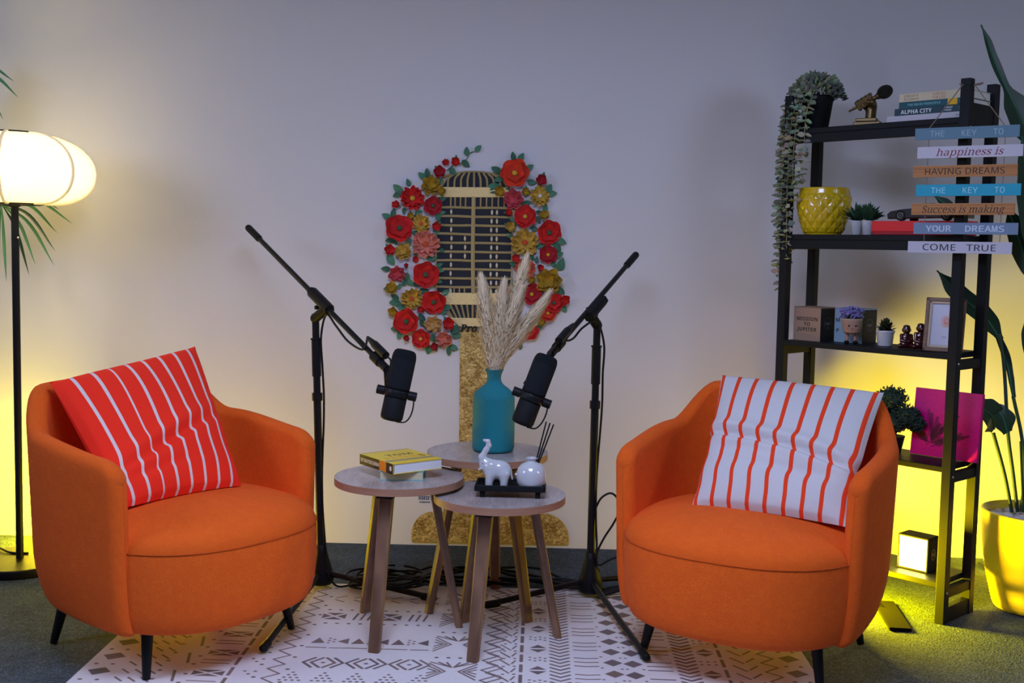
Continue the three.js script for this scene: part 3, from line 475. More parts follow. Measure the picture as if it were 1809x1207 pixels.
/* ---------------------------------------------------------------- microphone stands and microphones */
function micStand(o) {
  const B = V(...o.base), t = thing('microphone_stand', o.label, 'microphone stand', [B.x, 0, B.z], 0, 'boom microphone stands');
  const P = V(...o.pivot), up = V().subVectors(P, V(B.x, 0, B.z)).normalize(), on = h => V(B.x + up.x / up.y * h, h, B.z + up.z / up.y * h);
  const shaft = (h0, h1, r0, r1, name) => roomPart(t, name, cyl(on(h0), on(h1), r0, r1, 20), M.blackMetal);
  roomPart(t, 'hub', (() => { const g = lathe([[0, .018], [.034, .018], [.042, .030], [.040, .052], [.030, .085], [.019, .125], [.016, .15], [0, .15]], 28); g.translate(B.x, 0, B.z); return g; })(), M.blackRubber);
  shaft(.10, P.y - .29, .0132, .0128, 'lower_tube');
  shaft(P.y - .305, P.y - .28, .0172, .0172, 'clutch');
  shaft(P.y - .30, P.y - .225, .0118, .0118, 'upper_tube');
  shaft(P.y - .225, P.y - .105, .0150, .0150, 'grip');
  shaft(P.y - .105, P.y - .1, .0178, .0178, 'ring');
  shaft(P.y - .105, P.y - .02, .0118, .0118, 'neck');
  // tripod legs with rubber feet
  for (const f of o.feet) { const F = V(...f), d = V().subVectors(F, B).setY(0).normalize(); const leg = roomPart(t, 'leg', cyl(V(B.x + d.x * .02, .055, B.z + d.z * .02), V(F.x, .020, F.z), .0095, .0095, 12), M.blackMetal); const g = capsule(V(F.x - d.x * .035, .0205, F.z - d.z * .035), V(F.x, .0195, F.z), .0125); g.translate(-B.x, 0, -B.z); mesh('rubber_foot', g, M.blackRubber, leg); }
  // boom
  const R = V(...o.rear), J = V(...o.joint), dir = V().subVectors(J, R).normalize(), C = V(...o.clamp);
  const boom = roomPart(t, 'boom', cyl(R, J, .0085, .0085, 16), M.blackMetal);
  const grip = capsule(R.clone().addScaledVector(dir, -.005), R.clone().addScaledVector(dir, .085), .0125); grip.translate(-B.x, 0, -B.z); mesh('end_grip', grip, M.blackRubber, boom);
  roomPart(t, 'clamp', plain([cyl(C.clone().addScaledVector(dir, -.075), C.clone().addScaledVector(dir, .055), .0185, .0185, 6), capsule(C.clone().addScaledVector(dir, .04), P.clone().setY(P.y - .035), .0165)]), M.blackRubber);
  const side = V().crossVectors(dir, V(0, 1, 0)).normalize().multiplyScalar(o.knob);
  roomPart(t, 'clamp_knob', plain([cyl(P, P.clone().addScaledVector(side, .045), .007), cyl(P.clone().addScaledVector(side, .034).add(V(0, .022, 0)), P.clone().addScaledVector(side, .034).add(V(0, -.022, 0)), .006), (() => { const g = new THREE.TorusGeometry(.021, .0055, 8, 24); g.applyQuaternion(new THREE.Quaternion().setFromUnitVectors(V(0, 0, 1), side.clone().normalize())); g.translate(P.x + side.x * .026, P.y, P.z + side.z * .026); return g; })()]), M.blackRubber);
  roomPart(t, 'swivel', plain([cyl(J.clone().addScaledVector(dir, -.03), J.clone().addScaledVector(dir, .012), .0155, .0155, 16), cyl(J.clone().addScaledVector(dir, .006), J.clone().addScaledVector(dir, .055), .0125, .0125, 14)]), M.blackRubber);
  return { t, on, dir, J, R, C, P };
}
function microphone(o, S) {
  const top = V(...o.top), bot = V(...o.bottom), ax = V().subVectors(top, bot), Lg = ax.length(); ax.normalize();
  const t = thing('microphone', o.label, 'microphone', [bot.x, bot.y, bot.z], 0, 'black studio microphones');
  const q = new THREE.Quaternion().setFromUnitVectors(V(0, 1, 0), ax), al = g => { g.applyQuaternion(q); return g; }, r = .0335, ring = Lg * .43;
  mesh('body', al(lathe([[0, 0], [r * .7, .002], [r * .93, .006], [r, .014], [r, ring], [0, ring]], 36)), M.blackMatte, t);
  const R = .0362; mesh('windscreen', al(lathe([[0, ring], [R * .97, ring], [R, ring + .01], [R, Lg - .028], [R * .97, Lg - .017], [R * .88, Lg - .007], [R * .7, Lg - .0015], [R * .4, Lg], [0, Lg]], 36)), M.foam, t);
  const band = mesh('mount_ring', al(lathe([[r, ring - .018], [r + .0045, ring - .018], [r + .0045, ring + .002], [r, ring + .002]], 36)), M.blackMetal, t);
  const e = V(...o.side).addScaledVector(ax, -V(...o.side).dot(ax)).normalize(), c = ax.clone().multiplyScalar(ring - .008);
  for (const s of [-1, 1]) mesh('knob', cyl(c.clone().addScaledVector(e, s * (r + .002)), c.clone().addScaledVector(e, s * (r + .026)), .0135, .0135, 18), M.blackRubber, t);
  const j = V().subVectors(S.J.clone().addScaledVector(S.dir, .05), bot), back = V().crossVectors(ax, e).normalize(); if (back.z > 0) back.negate();
  const arc = []; for (let k = 0; k <= 12; k++) { const a = -1.57 + 3.14 * k / 12; arc.push(c.clone().addScaledVector(e, Math.sin(a) * (r + .012)).addScaledVector(back, Math.cos(a) * (r + .012))); }
  const g = mesh('yoke', plain([tube(arc, .006, 40, 8), capsule(arc[o.tie], j, .009)]), M.blackMetal, t);
  mesh('wire', tube([c.clone().addScaledVector(e, o.wire * (r + .01)).addScaledVector(ax, .012), c.clone().addScaledVector(e, o.wire * (r + .022)).addScaledVector(ax, -.02), c.clone().addScaledVector(e, o.wire * (r + .020)).addScaledVector(ax, -.06), ax.clone().multiplyScalar(.006).addScaledVector(e, o.wire * (r + .008)), ax.clone().multiplyScalar(.001).addScaledVector(e, o.wire * r * .5)], .0023, 40, 6), M.cable, t);
  // connector lying along the boom
  const k0 = V().subVectors(S.J, bot).addScaledVector(S.dir, -.045).add(V(.012, .028, .012)), k1 = k0.clone().addScaledVector(S.dir, .07);
  const plug = mesh('plug', plain([cyl(k0, k1, .0125, .0125, 16), cyl(k0.clone().addScaledVector(S.dir, -.045), k0, .005, .0115, 16)]), M.blackMetal, t);
  mesh('plug_wire', tube([k1, k1.clone().addScaledVector(S.dir, .03), c.clone().addScaledVector(e, -(r + .004)).addScaledVector(ax, .03)], .0028, 20, 6), M.cable, plug);
  return k0.clone().add(bot).addScaledVector(S.dir, -.045);
}
function standCable(S, from, label, hubTo) { // cable that follows boom and pole down to the floor
  const along = f => V().lerpVectors(S.J, S.C, f), p = [from, along(.22).add(V(.0, -.004, .016)), along(.45).add(V(-.006, -.028, .012)), along(.7).add(V(-.004, -.022, .012)), along(.95).add(V(.01, -.03, .018)), S.P.clone().add(V(.022, -.09, .012))];
  for (let k = 1; k < 9; k++) { const h = (S.P.y - .1) * (1 - k / 9), q = S.on(h), a = k * .9; p.push(q.add(V(.017 + .006 * Math.sin(a), 0, .008 * Math.cos(a) + .006))); }
  p.push(...hubTo.map(v => V(...v)));
  return single('microphone_cable', tube(p, .0036, 200, 7), M.cable, label, 'cable');
}
{
  const A = micStand({ base: [-.716, 0, .574], pivot: [-.738, .935, .574], feet: [[-.757, 0, 1.19], [-.33, 0, .708], [-1.03, 0, .36]], rear: [-1.053, 1.191, .192], joint: [-.489, .796, .864], clamp: [-.712, .954, .596], knob: -1, label: 'black boom microphone stand beside the red cushion armchair' });
  const a = microphone({ top: [-.400, .835, .914], bottom: [-.441, .624, .933], side: [1, .12, 0], wire: 1, tie: 3, label: 'black studio microphone hanging above the table with books' }, A);
  standCable(A, a, 'black cable taped down the stand by the red cushion armchair', [[-.69, .06, .60], [-.66, .018, .60], [-.60, .012, .55]]);
  const B = micStand({ base: [.174, 0, .594], pivot: [.178, .93, .594], feet: [[.306, 0, 1.18], [-.155, 0, .762], [.50, 0, .36]], rear: [.323, 1.118, .236], joint: [.049, .846, .826], clamp: [.170, .945, .590], knob: 1, label: 'black boom microphone stand beside the white cushion armchair' });
  const b = microphone({ top: [.020, .826, .904], bottom: [-.055, .618, .924], side: [1, -.3, .1], wire: 1, tie: 7, label: 'black studio microphone hanging in front of the teal vase' }, B);
  standCable(B, b, 'black cable taped down the stand by the white cushion armchair', [[.20, .10, .60], [.21, .03, .58], [.28, .012, .52]]);
  // loop hanging from the second stand
  single('looped_cable', tube([[.186, .30, .606], [.205, .335, .606], [.235, .35, .606], [.258, .33, .606], [.262, .29, .606], [.245, .25, .606], [.215, .20, .606], [.195, .15, .605], [.20, .11, .60], [.24, .13, .60], [.30, .15, .60], [.36, .14, .58], [.42, .06, .55], [.46, .012, .52]], .0036, 160, 7), M.cable, 'black cable loop sticking out from the right hand stand', 'cable');
  const r = rng(61), coil = thing('cable_coil', 'coiled black cable on the rug between stand and side tables', 'cable', [-.50, 0, .60]);
  for (let k = 0; k < 5; k++) { const p = [], R = .085 + r() * .03, cx = (r() - .5) * .05, cz = (r() - .5) * .03, ti = .02 + r() * .05, ph = r() * 6; for (let i = 0; i < 26; i++) { const a = ph + i / 25 * (6.0); p.push(V(cx + Math.cos(a) * R * 1.15, .014 + k * .006 + ti * (.5 + .5 * Math.sin(a + k)), cz + Math.sin(a) * R * .55)); } mesh('cable_turn', tube(p, .0038, 90, 6), M.cable, coil); }
  const bun = thing('cable_bundle', 'bundle of black cables lying behind the side tables', 'cable', [-.2, 0, .5]);
  for (let k = 0; k < 8; k++) { const p = []; for (let i = 0; i <= 9; i++) { const f = i / 9; p.push(V(-.42 + f * .80 + (r() - .5) * .03, .014 + r() * .045 * Math.sin(f * 3.1), -.03 + k * .010 + (r() - .5) * .05 + .035 * Math.sin(f * 6 + k))); } mesh('cable', tube(p, .0045 + (k % 3) * .0008, 80, 6), M.cable, bun); }
  const b2 = thing('cable_bundle', 'thick black cables trailing behind the white cushion armchair', 'cable', [.42, 0, .47]);
  for (let k = 0; k < 4; k++) { const p = []; for (let i = 0; i <= 7; i++) { const f = i / 7; p.push(V(-.22 + f * .52, .014 + .02 * Math.sin(f * 3.1) * (1 + k * .4), .10 - f * .18 + k * .022 + (r() - .5) * .02)); } mesh('cable', tube(p, .0065, 60, 7), M.cable, b2); }
}
/* ---------------------------------------------------------------- things on the side tables */
{ // teal vase
  const t = thing('vase', 'matte teal bottle vase holding dried pampas grass', 'vase', [-.146, .502, .715]);
  mesh('body', lathe([[0, .0005], [.056, .0005], [.063, .004], [.066, .012], [.0665, .06], [.066, .12], [.0655, .165], [.064, .176], [.058, .187], [.046, .198], [.032, .208], [.024, .218], [.0215, .228], [.022, .240], [.026, .251], [.0295, .257], [.027, .2585], [.022, .250], [.018, .235], [.018, .215], [.03, .200], [.055, .175], [.058, .03], [0, .01]], 56), M.teal, t);
}
{ // pampas plumes
  const r = rng(19), neck = V(-.146, .745, .715);
  const plumes = [[-.058, 1.085, .70, .30, 'tallest pampas plume in the teal vase, leaning right'], [-.187, 1.022, .71, .30, 'leftmost pampas plume in the teal vase'], [.004, .978, .72, .30, 'pampas plume leaning furthest right from the teal vase'], [-.122, 1.005, .735, .26, 'short upright pampas plume in the middle of the teal vase'], [-.075, .985, .74, .26, 'pampas plume just left of the rightmost one in the teal vase']];
  plumes.forEach(([x, y, z, ln, label], n) => {
    const t = thing('pampas_plume', label, 'dried grass', [neck.x, neck.y - .12, neck.z], 0, 'dried pampas plumes');
    const side = (n - 2) * .004, cur = new THREE.CatmullRomCurve3([V(side * .5, 0, 0), V(side, .12, 0), V((x - neck.x) * .38, .12 + (y - neck.y) * .42, (z - neck.z) * .5), V(x - neck.x, .12 + y - neck.y, z - neck.z)]);
    mesh('stem', new THREE.TubeGeometry(cur, 40, .0018, 6), M.straw, t);
    const list = [];
    for (let k = 0; k < 2600; k++) {
      const f = .26 + .74 * Math.pow(r(), .9), p = cur.getPointAt(Math.min(1, f)), tg = cur.getTangentAt(Math.min(1, f)), g = (f - .26) / .74, w = .036 * Math.pow(Math.sin(Math.PI * Math.min(1, .12 + g * .84)), .7) * (.5 + .7 * r());
      const a = r() * 6.283, sx = V(Math.cos(a), 0, Math.sin(a)), q = p.clone().addScaledVector(tg, .026 + .03 * r()).addScaledVector(sx, w), m = p.clone().lerp(q, .55).addScaledVector(sx, w * .22), b = V().crossVectors(tg, sx).multiplyScalar(.0009 + r() * .0012);
      const P = [p.x, p.y, p.z, m.x + b.x, m.y + b.y, m.z + b.z, m.x - b.x, m.y - b.y, m.z - b.z, q.x, q.y, q.z];
      list.push(P[0], P[1], P[2], P[3], P[4], P[5], P[6], P[7], P[8], P[3], P[4], P[5], P[9], P[10], P[11], P[6], P[7], P[8]);
    }
    const g = new THREE.BufferGeometry(); g.setAttribute('position', new THREE.Float32BufferAttribute(list, 3)); g.computeVertexNormals(); g.setAttribute('uv', new THREE.Float32BufferAttribute(new Float32Array(list.length / 3 * 2), 2));
    stuff(mesh('plume', g, M.pampas, t));
    // denser core of the plume
    const core = gridGeo(10, 24, (u, v) => { const f = .34 + .655 * v, p = cur.getPointAt(f), a = u * 6.283, w = .012 * Math.pow(Math.sin(Math.PI * (.06 + v * .93)), .7) * (.8 + .4 * Math.abs(Math.sin(v * 40 + u * 19))); return [p.x + Math.cos(a) * w, p.y, p.z + Math.sin(a) * w]; }, { closeU: true });
    mesh('plume_core', core, M.pampas, t);
  });
}
{ // black footed tray
  const t = thing('tray', 'black rectangular tray on small feet under the elephant', 'tray', [-.080, .437, 1.05], -.02), W = .200, Dp = .11;
  mesh('base', place(rbox(W, .006, Dp, .002), 0, .023, 0), M.blackMatte, t);
  for (const s of [-1, 1]) { mesh('rim', place(rbox(W, .016, .006, .002), 0, .029, s * (Dp / 2 - .003)), M.blackMatte, t); mesh('rim', place(rbox(.006, .016, Dp, .002), s * (W / 2 - .003), .029, 0), M.blackMatte, t); }
  for (const sx of [-1, 1]) for (const sz of [-1, 1]) mesh('foot', place(rbox(.014, .021, .014, .002), sx * (W / 2 - .022), .0105, sz * (Dp / 2 - .018)), M.blackMatte, t);
}
{ // porcelain elephant with raised trunk
  const t = thing('elephant_figurine', 'white porcelain elephant figurine with raised trunk', 'figurine', [-.122, .463, 1.068]); t.scale.setScalar(1.08);
  const body = p => {
    let d = ellD(p, [.006, .046, 0], [.033, .026, .023]);
    for (const [x, z] of [[-.016, .013], [-.018, -.013], [.023, .013], [.023, -.013]]) d = smin(d, capD(p, [x, .034, z], [x - .002, .006, z], .0115, .0095), .012);
    d = smin(d, ellD(p, [-.024, .058, 0], [.017, .019, .016]), .014);
    d = smin(d, capD(p, [-.034, .060, 0], [-.038, .078, 0], .0105, .0085), .01);
    d = smin(d, capD(p, [-.038, .078, 0], [-.027, .098, 0], .0085, .0068), .006);
    d = smin(d, capD(p, [-.027, .098, 0], [-.020, .110, 0], .0068, .006), .005);
    d = smin(d, capD(p, [-.020, .110, 0], [-.022, .121, 0], .006, .0055), .005);
    d = smin(d, capD(p, [-.022, .121, 0], [-.030, .124, 0], .0055, .0058), .004);
    for (const s of [-1, 1]) { d = smin(d, capD(p, [-.035, .052, s * .009], [-.045, .047, s * .012], .0032, .0022), .003); d = smin(d, ellD(p, [-.012, .050, s * .018], [.014, .017, .0052]), .004); }
    d = smin(d, capD(p, [.038, .044, 0], [.043, .022, .002], .0032, .0024), .004);
    return Math.max(d, -(p[1] - .0005));
  };
  mesh('body', implicit(body, [0, .062, 0], .068, 84), M.glaze, t);
  for (const s of [-1, 1]) mesh('eye', place(new THREE.SphereGeometry(.0015, 8, 6), -.035, .064, s * .0135), M.inkBlack, t);
}
{ // reed diffuser
  const t = thing('reed_diffuser', 'round white glazed reed diffuser bottle on the tray', 'diffuser', [-.022, .463, 1.062]); t.scale.setScalar(1.1);
  mesh('bottle', lathe([[0, 0], [.026, 0], [.033, .003], [.0385, .014], [.0395, .026], [.0385, .040], [.034, .052], [.026, .061], [.016, .066], [.012, .0675], [.012, .073], [.0155, .0755], [.0158, .0775], [.012, .078], [.0095, .075], [.0095, .068], [.02, .06], [.033, .03], [.025, .006], [0, .005]], 56), M.glaze, t);
  mesh('dot', place(new THREE.SphereGeometry(.0045, 12, 8), -.0385, .034, .008), M.glaze, t);
  for (const [x, y, z] of [[.036, .172, .002], [.046, .168, -.006], [.055, .166, .006]]) mesh('reed', cyl(V(-.004 + x * .05, .008, z * -.4), V(x, y, z), .0019, .0019, 8), M.blackMatte, t);
}
function book(name, label, w, h, d, pos, turn, mats, group, tilt = 0) { // spine towards +z, fore edge towards -z; cover boards, spine and page block
  const t = thing(name, label, 'book', pos, turn, group); t.rotation.z = tilt;
  const c = .0016; mesh('page_block', place(new THREE.BoxGeometry(w - .006, h - 2 * c, d - .004), 0, h / 2, -.001), mats.page || M.paper, t);
  const m6 = (f) => [mats.edge, mats.edge, f, mats.edge, mats.edge, mats.edge];
  mesh('front_cover', place(new THREE.BoxGeometry(w, c, d), 0, h - c / 2, 0), m6(mats.top), t);
  mesh('back_cover', place(new THREE.BoxGeometry(w, c, d), 0, c / 2, 0), mats.edge, t);
  mesh('spine', place(new THREE.BoxGeometry(w, h, c), 0, h / 2, d / 2 + c / 2), [mats.edge, mats.edge, mats.edge, mats.edge, mats.spine, mats.edge], t);
  return t;
}
{
  const plainM = (c, r = .6) => std(c, r);
  const cyan = plainM('#3fb3c4', .45), cream = std(lin(.62, .54, .34), .9);
  // lower book: pages towards the viewer
  const lowTop = canvasTex(256, 256, (g, w, h) => { g.fillStyle = '#49b6c8'; g.fillRect(0, 0, w, h); });
  const A = book('paperback_book', 'pale blue paperback lying under the yellow book', .128, .026, .155, [-.40, .468, .955], Math.PI + .06, { edge: cyan, top: std(0xffffff, .45, { map: lowTop }), spine: cyan, page: cream }, 'books on the side table');
  const cover = canvasTex(512, 680, (g, w, h) => { g.fillStyle = '#e8c81c'; g.fillRect(0, 0, w, h); g.fillStyle = '#141210'; g.font = 'bold 128px sans-serif'; g.textAlign = 'center'; g.textBaseline = 'middle'; g.fillText('TOM', w * .56, 250); g.fillStyle = '#e09a1a'; g.font = 'bold 118px sans-serif'; g.fillText('PETERS', w / 2, 390); g.fillStyle = '#141210'; g.fillText('S', w / 2 + 198, 390); g.fillStyle = '#9a8c60'; g.fillRect(0, 480, w, 80); g.fillStyle = '#3a2c08'; g.fillRect(0, 0, w, 16); });
  const spine = canvasTex(680, 90, (g, w, h) => { g.fillStyle = '#15100c'; g.fillRect(0, 0, w, h); g.fillStyle = '#f08a14'; g.fillRect(w * .60, 0, w * .2, h); g.fillStyle = '#efe6d0'; g.font = 'bold 44px sans-serif'; g.textBaseline = 'middle'; g.fillText('THE TOM PETERS SEMINAR', 20, h / 2, w * .56); g.beginPath(); g.arc(w * .93, h / 2, 22, 0, 7); g.fill(); });
  const yel = plainM('#e6c41c', .5);
  // yellow book: spine along the left, tail edge towards the viewer
  const t = thing('paperback_book', 'yellow and black paperback on top of the pale blue one', 'book', [-.407, .4945, .957], 0, 'books on the side table');
  const W = .165, H = .030, Dp = .19; t.rotation.y = .672;
  mesh('page_block', place(new THREE.BoxGeometry(W - .006, H - .003, Dp - .004), .002, H / 2, 0), std(lin(.72, .72, .72), .9), t);
  mesh('front_cover', place(new THREE.BoxGeometry(W, .0016, Dp), 0, H - .0008, 0), [yel, yel, std(0xffffff, .35, { map: cover }), yel, yel, yel], t);
  mesh('back_cover', place(new THREE.BoxGeometry(W, .0016, Dp), 0, .0008, 0), yel, t);
  const sp = new THREE.BoxGeometry(Dp, H, .0016); sp.rotateY(-Math.PI / 2); sp.translate(-W / 2 - .0008, H / 2, 0);
  mesh('spine', sp, [yel, yel, yel, yel, std(0xffffff, .4, { map: spine }), yel], t);
}

/* ---------------------------------------------------------------- floor lamp */
{
  const t = thing('floor_lamp', 'floor lamp with glowing white lantern shade on a thin black pole', 'floor lamp', [-1.806, 0, .41]);
  mesh('base', lathe([[0, 0], [.165, 0], [.17, .006], [.17, .026], [.165, .031], [0, .031]], 56), M.blackMetal, t);
  mesh('pole', cyl(V(0, .03, 0), V(.008, 1.26, 0), .0125, .0125, 16), M.blackMetal, t);
  mesh('pole_screw', place(new THREE.SphereGeometry(.004, 8, 6), .0195, 1.145, .006), M.steel, t);
  const prof = [[.095, 1.2615], [.15, 1.2625], [.185, 1.268], [.220, 1.283], [.248, 1.306], [.264, 1.335], [.269, 1.366], [.265, 1.396], [.251, 1.423], [.228, 1.448], [.196, 1.469], [.157, 1.485], [.115, 1.494], [.08, 1.497]];
  const shadeMat = phys(lin(.90, .87, .80), .95, { transmission: .55, thickness: 0 });
  const sh = mesh('lamp_shade', lathe(prof, 64), shadeMat, t);
  for (let k = 0; k < 7; k++) { const a = (17 + k * 360 / 7) * D2R; mesh('shade_rib', tube(prof.map(([r, y]) => V(Math.sin(a) * (r + .001), y, Math.cos(a) * (r + .001))), .0055, 40, 6), phys(lin(.90, .87, .80), .95, { transmission: .4, thickness: 0 }), sh); }
  const ring = (r, y) => { const g = new THREE.TorusGeometry(r, .004, 8, 48); g.rotateX(Math.PI / 2); g.translate(0, y, 0); return g; };
  mesh('shade_ring', ring(.08, 1.498), M.blackMetal, t); mesh('shade_ring', ring(.097, 1.260), M.blackMetal, t);
  for (let k = 0; k < 3; k++) { const a = k * 2.094; mesh('spoke', cyl(V(0, 1.256, 0), V(Math.cos(a) * .097, 1.256, Math.sin(a) * .097), .003), M.blackMetal, t); }
  mesh('socket', cyl(V(.008, 1.25, 0), V(.008, 1.31, 0), .018), M.blackMatte, t);
  mesh('bulb', place(new THREE.SphereGeometry(.045, 20, 14), .008, 1.365, 0), new THREE.MeshStandardMaterial({ color: 0xffffff, emissive: WARM, emissiveIntensity: 4 }), t);
  const l = new THREE.PointLight(WARM, POWER.lamp); l.position.set(-1.798, 1.365, .41); l.shadow.radius = 2.2; l.castShadow = true; scene.add(l);
  const cord = single('lamp_cord', tube([[-1.80, .034, .36], [-1.86, .035, .36], [-1.95, .04, .30], [-2.05, .02, .25], [-2.3, .012, .22]], .004, 60, 7), M.cable, 'black cord running from the floor lamp base to the left', 'cord');
}
/* ---------------------------------------------------------------- palm beside the lamp, mostly out of frame */
{
  const t = thing('potted_palm', 'potted palm with narrow arching leaves behind the floor lamp', 'plant', [-2.33, 0, .19]), r = rng(23);
  mesh('pot', lathe([[0, 0], [.11, 0], [.14, .26], [.145, .28], [.13, .28], [.125, .24], [0, .24]], 36), M.white, t);
  mesh('soil', place(new THREE.CylinderGeometry(.124, .124, .01, 28), 0, .244, 0), std(lin(.03, .02, .012), .95), t);
  mesh('trunk', tube([[0, .24, 0], [.02, .7, .01], [.0, 1.15, 0], [.01, 1.3, 0]], .022, 40, 10), std(lin(.10, .07, .04), .9), t);
  const fan = (x, y, z, n, a0, a1, len, seed) => { const q = rng(seed); for (let k = 0; k < n; k++) { const a = a0 + (a1 - a0) * k / (n - 1), l = len * (.75 + .45 * q()), zz = (q() - .5) * .10, dx = Math.cos(a), dy = Math.sin(a); const c = new THREE.CatmullRomCurve3([V(x, y, z), V(x + dx * l * .5, y + dy * l * .5 + .03, z + zz * .5), V(x + dx * l, y + dy * l - .035, z + zz)]); mesh('palm_blade', gridGeo(2, 14, (u, v) => { const p = c.getPointAt(v), tg = c.getTangentAt(v), w = .0062 * Math.sin(Math.PI * (.06 + .92 * v)), s = (u - .5) * 2; return [p.x - tg.y * s * w, p.y + tg.x * s * w, p.z + Math.abs(s) * w * .6]; }), k % 3 ? M.leafGreen : M.darkLeaf, t); } };
  const stalk = (pts) => mesh('stalk', tube(pts, .004, 24, 6), M.leafGreen, t);
  stalk([[.01, 1.28, 0], [.2, 1.30, .01], [.39, 1.265, .02]]); fan(.39, 1.265, .02, 13, -2.6, .1, .22, 5);
  stalk([[.01, 1.3, 0], [.15, 1.55, 0], [.27, 1.70, 0]]); fan(.27, 1.70, 0, 9, -1.4, 1.2, .14, 6);
  stalk([[.01, 1.3, 0], [.12, 1.5, 0], [.23, 1.62, .02]]); fan(.23, 1.62, .02, 8, -1.5, .6, .15, 7);
  stalk([[0, 1.28, 0], [-.12, 1.5, .05], [-.3, 1.55, .1]]); fan(-.3, 1.55, .1, 9, 1.2, 4.2, .2, 8);
  stalk([[0, 1.28, 0], [-.05, 1.5, .1], [-.08, 1.6, .25]]); fan(-.08, 1.6, .25, 9, -.5, 3.5, .2, 9);
}
const PLANT = { stems: [[[[1.527, 0.316, 0.6], [1.506, 0.432, 0.58], [1.47, 0.567, 0.56]], 0.006], [[[1.545, 0.317, 0.6], [1.529, 0.435, 0.59], [1.51, 0.562, 0.58], [1.499, 0.796, 0.54], [1.489, 0.886, 0.52]], 0.006], [[[1.546, 0.322, 0.62], [1.556, 0.403, 0.61], [1.556, 0.544, 0.58], [1.531, 0.687, 0.55]], 0.006], [[[1.546, 0.326, 0.64], [1.525, 0.554, 0.64]], 0.004], [[[1.567, 0.322, 0.62], [1.6, 0.692, 0.58], [1.615, 1.054, 0.52], [1.58, 1.492, 0.48]], 0.008], [[[1.585, 0.318, 0.6], [1.608, 0.877, 0.6], [1.568, 1.11, 0.6]], 0.006]],
 leaves: [[[[1.58, 1.492, 0.48], [1.523, 1.619, 0.47], [1.473, 1.72, 0.46], [1.444, 1.782, 0.46], [1.425, 1.832, 0.46], [1.401, 1.883, 0.46]], [0.02, 0.05, 0.046, 0.014, 0.017, 0.014, 0.002], [0.2, 0.1, 1], 0.15], [[[1.502, 0.866, 0.5], [1.478, 0.935, 0.42], [1.429, 0.997, 0.34], [1.353, 1.085, 0.3]], [0.01, 0.03, 0.034, 0.03, 0.002], [-0.3, 0.3, 1], 0.2], [[[1.532, 0.683, 0.55], [1.512, 0.795, 0.53], [1.486, 0.885, 0.5]], [0.008, 0.012, 0.016, 0.012], [0.3, 0.1, 1], 0.5], [[[1.473, 0.58, 0.56], [1.446, 0.628, 0.6], [1.407, 0.654, 0.62]], [0.02, 0.052, 0.05, 0.035], [0.0, 0.55, 1], 0.12], [[[1.507, 0.571, 0.58], [1.486, 0.626, 0.58], [1.449, 0.666, 0.57]], [0.02, 0.045, 0.03, 0.005], [0.3, 0.4, 1], 0.12], [[[1.615, 1.054, 0.52], [1.566, 1.108, 0.52], [1.535, 1.19, 0.52], [1.493, 1.298, 0.52]], [0.008, 0.03, 0.04, 0.035, 0.004], [0.1, 0.1, 1], 0.2], [[[1.586, 0.784, 0.58], [1.555, 0.856, 0.58], [1.545, 0.947, 0.58]], [0.008, 0.022, 0.02, 0.003], [0.2, 0.1, 1], 0.2], [[[1.568, 1.11, 0.6], [1.54, 1.361, 0.55], [1.534, 1.526, 0.5]], [0.01, 0.05, 0.05, 0.03, 0.003], [0.2, 0.1, 1], 0.2], [[[1.413, 1.236, 0.35], [1.38, 1.293, 0.33], [1.324, 1.34, 0.32]], [0.002, 0.02, 0.02, 0.003], [0.2, 0.1, 1], 0.2]] };
/* ---------------------------------------------------------------- open shelf unit, turned 46 degrees */
const TURN = -46 * D2R, CT = Math.cos(TURN), SN = -Math.sin(TURN);
const SH = (x, y, z) => [1.255 + CT * x - SN * z, y, .793 + SN * x + CT * z];   // x to the right along the front, z forward; origin at the near right corner
const LEVEL = [1.552, 1.2, .84, .492, .129], SL = .645, SD = .20;
{
  const t = thing('shelf_unit', 'black open shelf unit with five shelves standing at an angle', 'shelf', [1.255, 0, .793], TURN), P = .03;
  for (const x of [-SL + P / 2, -P / 2]) {
    for (const z of [-P / 2, -SD + P / 2]) mesh('post', place(rbox(P, 1.665, P, .002), x, .8325, z), M.shelf, t);
    mesh('foot_rail', place(rbox(P * .8, .05, SD - 2 * P, .002), x, .025, -SD / 2), M.shelf, t);
    for (const y of LEVEL) mesh('side_rail', y === LEVEL[0] ? place(rbox(P * .8, .075, SD - 2 * P, .002), x, y + .006, -SD / 2) : place(rbox(P * .8, .03, SD - 2 * P, .002), x, y - .035, -SD / 2), M.shelf, t);
  }
  for (const y of LEVEL) { const b = mesh('shelf_board', place(rbox(SL - 2 * P + .004, .018, SD - .004, .002), -SL / 2, y - .009, -SD / 2), M.shelf, t); if (y === LEVEL[0] || y === LEVEL[1]) mesh('front_rail', place(rbox(SL - 2 * P, .03, .016, .002), -SL / 2, y - .033, -.012), M.shelf, b); }
  for (const y of LEVEL) mesh('screw', place(new THREE.SphereGeometry(.004, 8, 6), -.0005, y - .03, -P / 2), M.steel, t);
}
function onShelf(name, label, cat, x, lvl, z, turn = 0, group) { return thing(name, label, cat, SH(x, LEVEL[lvl], z), TURN + turn, group); }

